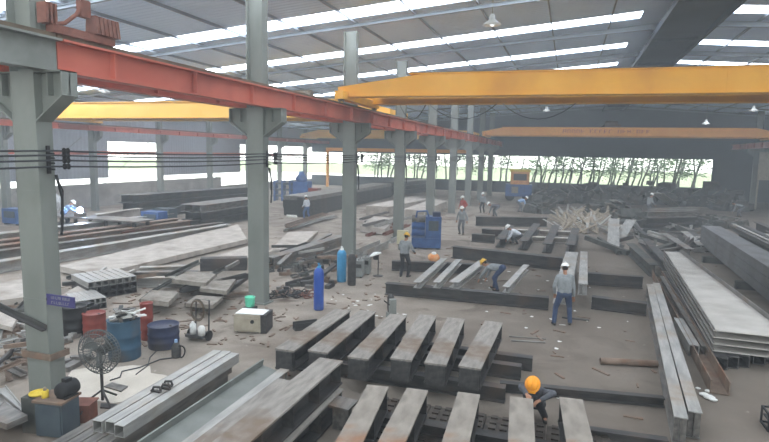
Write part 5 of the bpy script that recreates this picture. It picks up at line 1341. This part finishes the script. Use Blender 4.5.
person('person in white hat and grey shirt standing among the dark scrap heaps', p, R(-60), (0.0, 0.90), 10,
       ((-0.25, 0.25, 0.9), (0.25, 0.3, 0.9)), ((-0.14, 0.0, 0), (0.15, 0.05, 0)), 10, 0, 1.15, 'shirt_grey', 'trousers_grey', 'helmet_white', voxel=0.018)
p = at(739, 217)
person('person in pale jacket bending over behind the big dark stack, right side', p, R(80), (-0.2, 0.84), 78,
       ((-0.15, 0.5, 0.3), (0.2, 0.45, 0.3)), ((-0.16, -0.1, 0), (0.18, 0.1, 0)), 0, 0, 1.1, 'shirt_grey', 'trousers_grey', None, voxel=0.018)
p = at(67, 229)
person('person in pale blue shirt bent over the bench behind the bright welding arc', p, R(-60), (-0.15, 0.88), 42,
       ((-0.1, 0.62, 0.98), (0.22, 0.6, 0.98)), ((-0.16, -0.06, 0), (0.18, 0.05, 0)), 15, 0, 1.12, 'shirt_blue', 'jeans', 'helmet_white', voxel=0.016)
# welding arc on the bench and the flame of the cutter
q = atY(80, 210, at(72, 232).y+0.35)
tag(MB().ball((0, 0, 0), 0.15, 12, 8).build('welding_arc', 'arc', None, True, Matrix.Translation(q)), 'brilliant blue white welding arc on the bench by the left wall', 'welding arc')
tag(MB().box((0, 0, -(q.z-0.15-0.88)/2-0.15), (0.5, 0.4, max(0.02, q.z-0.15-0.88))).build('work_piece', 'steel', matrix=Matrix.Translation(q)), 'steel work piece on the bench directly under the welding arc', 'work piece')

# ================================================================ trees beyond the rear opening
def tree_proto(seed, lean, H, nleaf, leafm, base_r=0.15):
    rr = random.Random(seed)
    o = thing('slender_tree', 'x', 'tree', (0, 0, 0), 0, 'trees beyond the rear opening')
    pts = []; x = y = 0
    for i in range(9):
        z = H*i/8
        pts.append(V((lean*z + 0.10*math.sin(i*1.3+seed), 0.10*math.cos(i*1.7+seed), z-0.25)))
    tk = MB().tube(pts, [base_r*(1-0.08*i) for i in range(9)], 7)
    br = []
    for i in range(9):
        t = rr.uniform(0.35, 0.95); k = min(7, int(t*8)); p0 = pts[k].lerp(pts[k+1], t*8-k)
        a = rr.uniform(0, 2*PI); L = rr.uniform(0.8, 1.9)
        p1 = p0+V((math.cos(a)*L, math.sin(a)*L, rr.uniform(0.3, 1.2))); tk.tube([p0, p0.lerp(p1, 0.5)+V((0, 0, 0.1)), p1], [0.04, 0.03, 0.012], 5); br.append((p0, p1))
    tk.build('trunk', 'bark', o)
    lf = MB()
    for i in range(nleaf):
        p0, p1 = br[rr.randrange(len(br))]
        c = p0.lerp(p1, rr.uniform(0.3, 1.15))+V((rr.gauss(0, 0.45), rr.gauss(0, 0.45), rr.gauss(0, 0.35)))
        s = rr.uniform(0.12, 0.28)
        lf.add([(-s, 0, 0), (0, -s*0.4, 0.02), (s, 0, 0), (0, s*0.4, -0.02)], [(0, 1, 2, 3)], Matrix.Translation(c) @ Matrix.Rotation(rr.uniform(0, 6.3), 4, 'Z') @ Matrix.Rotation(rr.uniform(-1, 1), 4, 'X'))
    lf.build('foliage', leafm, o)
    return o
protos = [tree_proto(1, 0.10, 7.5, 420, 'leaf_pale'), tree_proto(2, 0.22, 7.0, 300, 'leaf'), tree_proto(3, -0.12, 7.8, 520, 'leaf_pale'), tree_proto(4, 0.16, 6.6, 160, 'leaf'), tree_proto(5, 0.03, 8.0, 600, 'leaf')]
kinds = ['pale leafy upright', 'thin leaning', 'bushy backward leaning', 'sparse slanting', 'dense green']
rnd = random.Random(77)
xs = sorted([-6.5+24.5*(i+rnd.uniform(0.1, 0.9))/46 for i in range(46)])
used = [False]*5
def put_tree(k, x, y, lab, s):
    o = protos[k] if not used[k] else copy_tree(protos[k])
    used[k] = True
    o.location = (x, y, -0.2); o.rotation_euler = (0, 0, rnd.uniform(-0.6, 0.6)); o.scale = (s,)*3; o['label'] = lab
for i, x in enumerate(xs):
    k = [1, 3, 0, 1, 3, 2, 1, 3, 4, 3][i % 10]
    put_tree(k, x, rnd.uniform(80, 96), '%s tree beyond the rear opening, %s from its left end' % (kinds[k], (ORD[i] if i < 30 else 'number %d' % (i+1))), rnd.uniform(0.85, 1.1))
xs = sorted([-34+26.5*(i+rnd.uniform(0.1, 0.9))/20 for i in range(20)])
for i, x in enumerate(xs):
    k = [0, 2, 4, 0, 1][i % 5]
    put_tree(k, x, rnd.uniform(79, 92), '%s tree behind the left bay end, %s from the left' % (kinds[k], ORD[i]), rnd.uniform(0.9, 1.15))
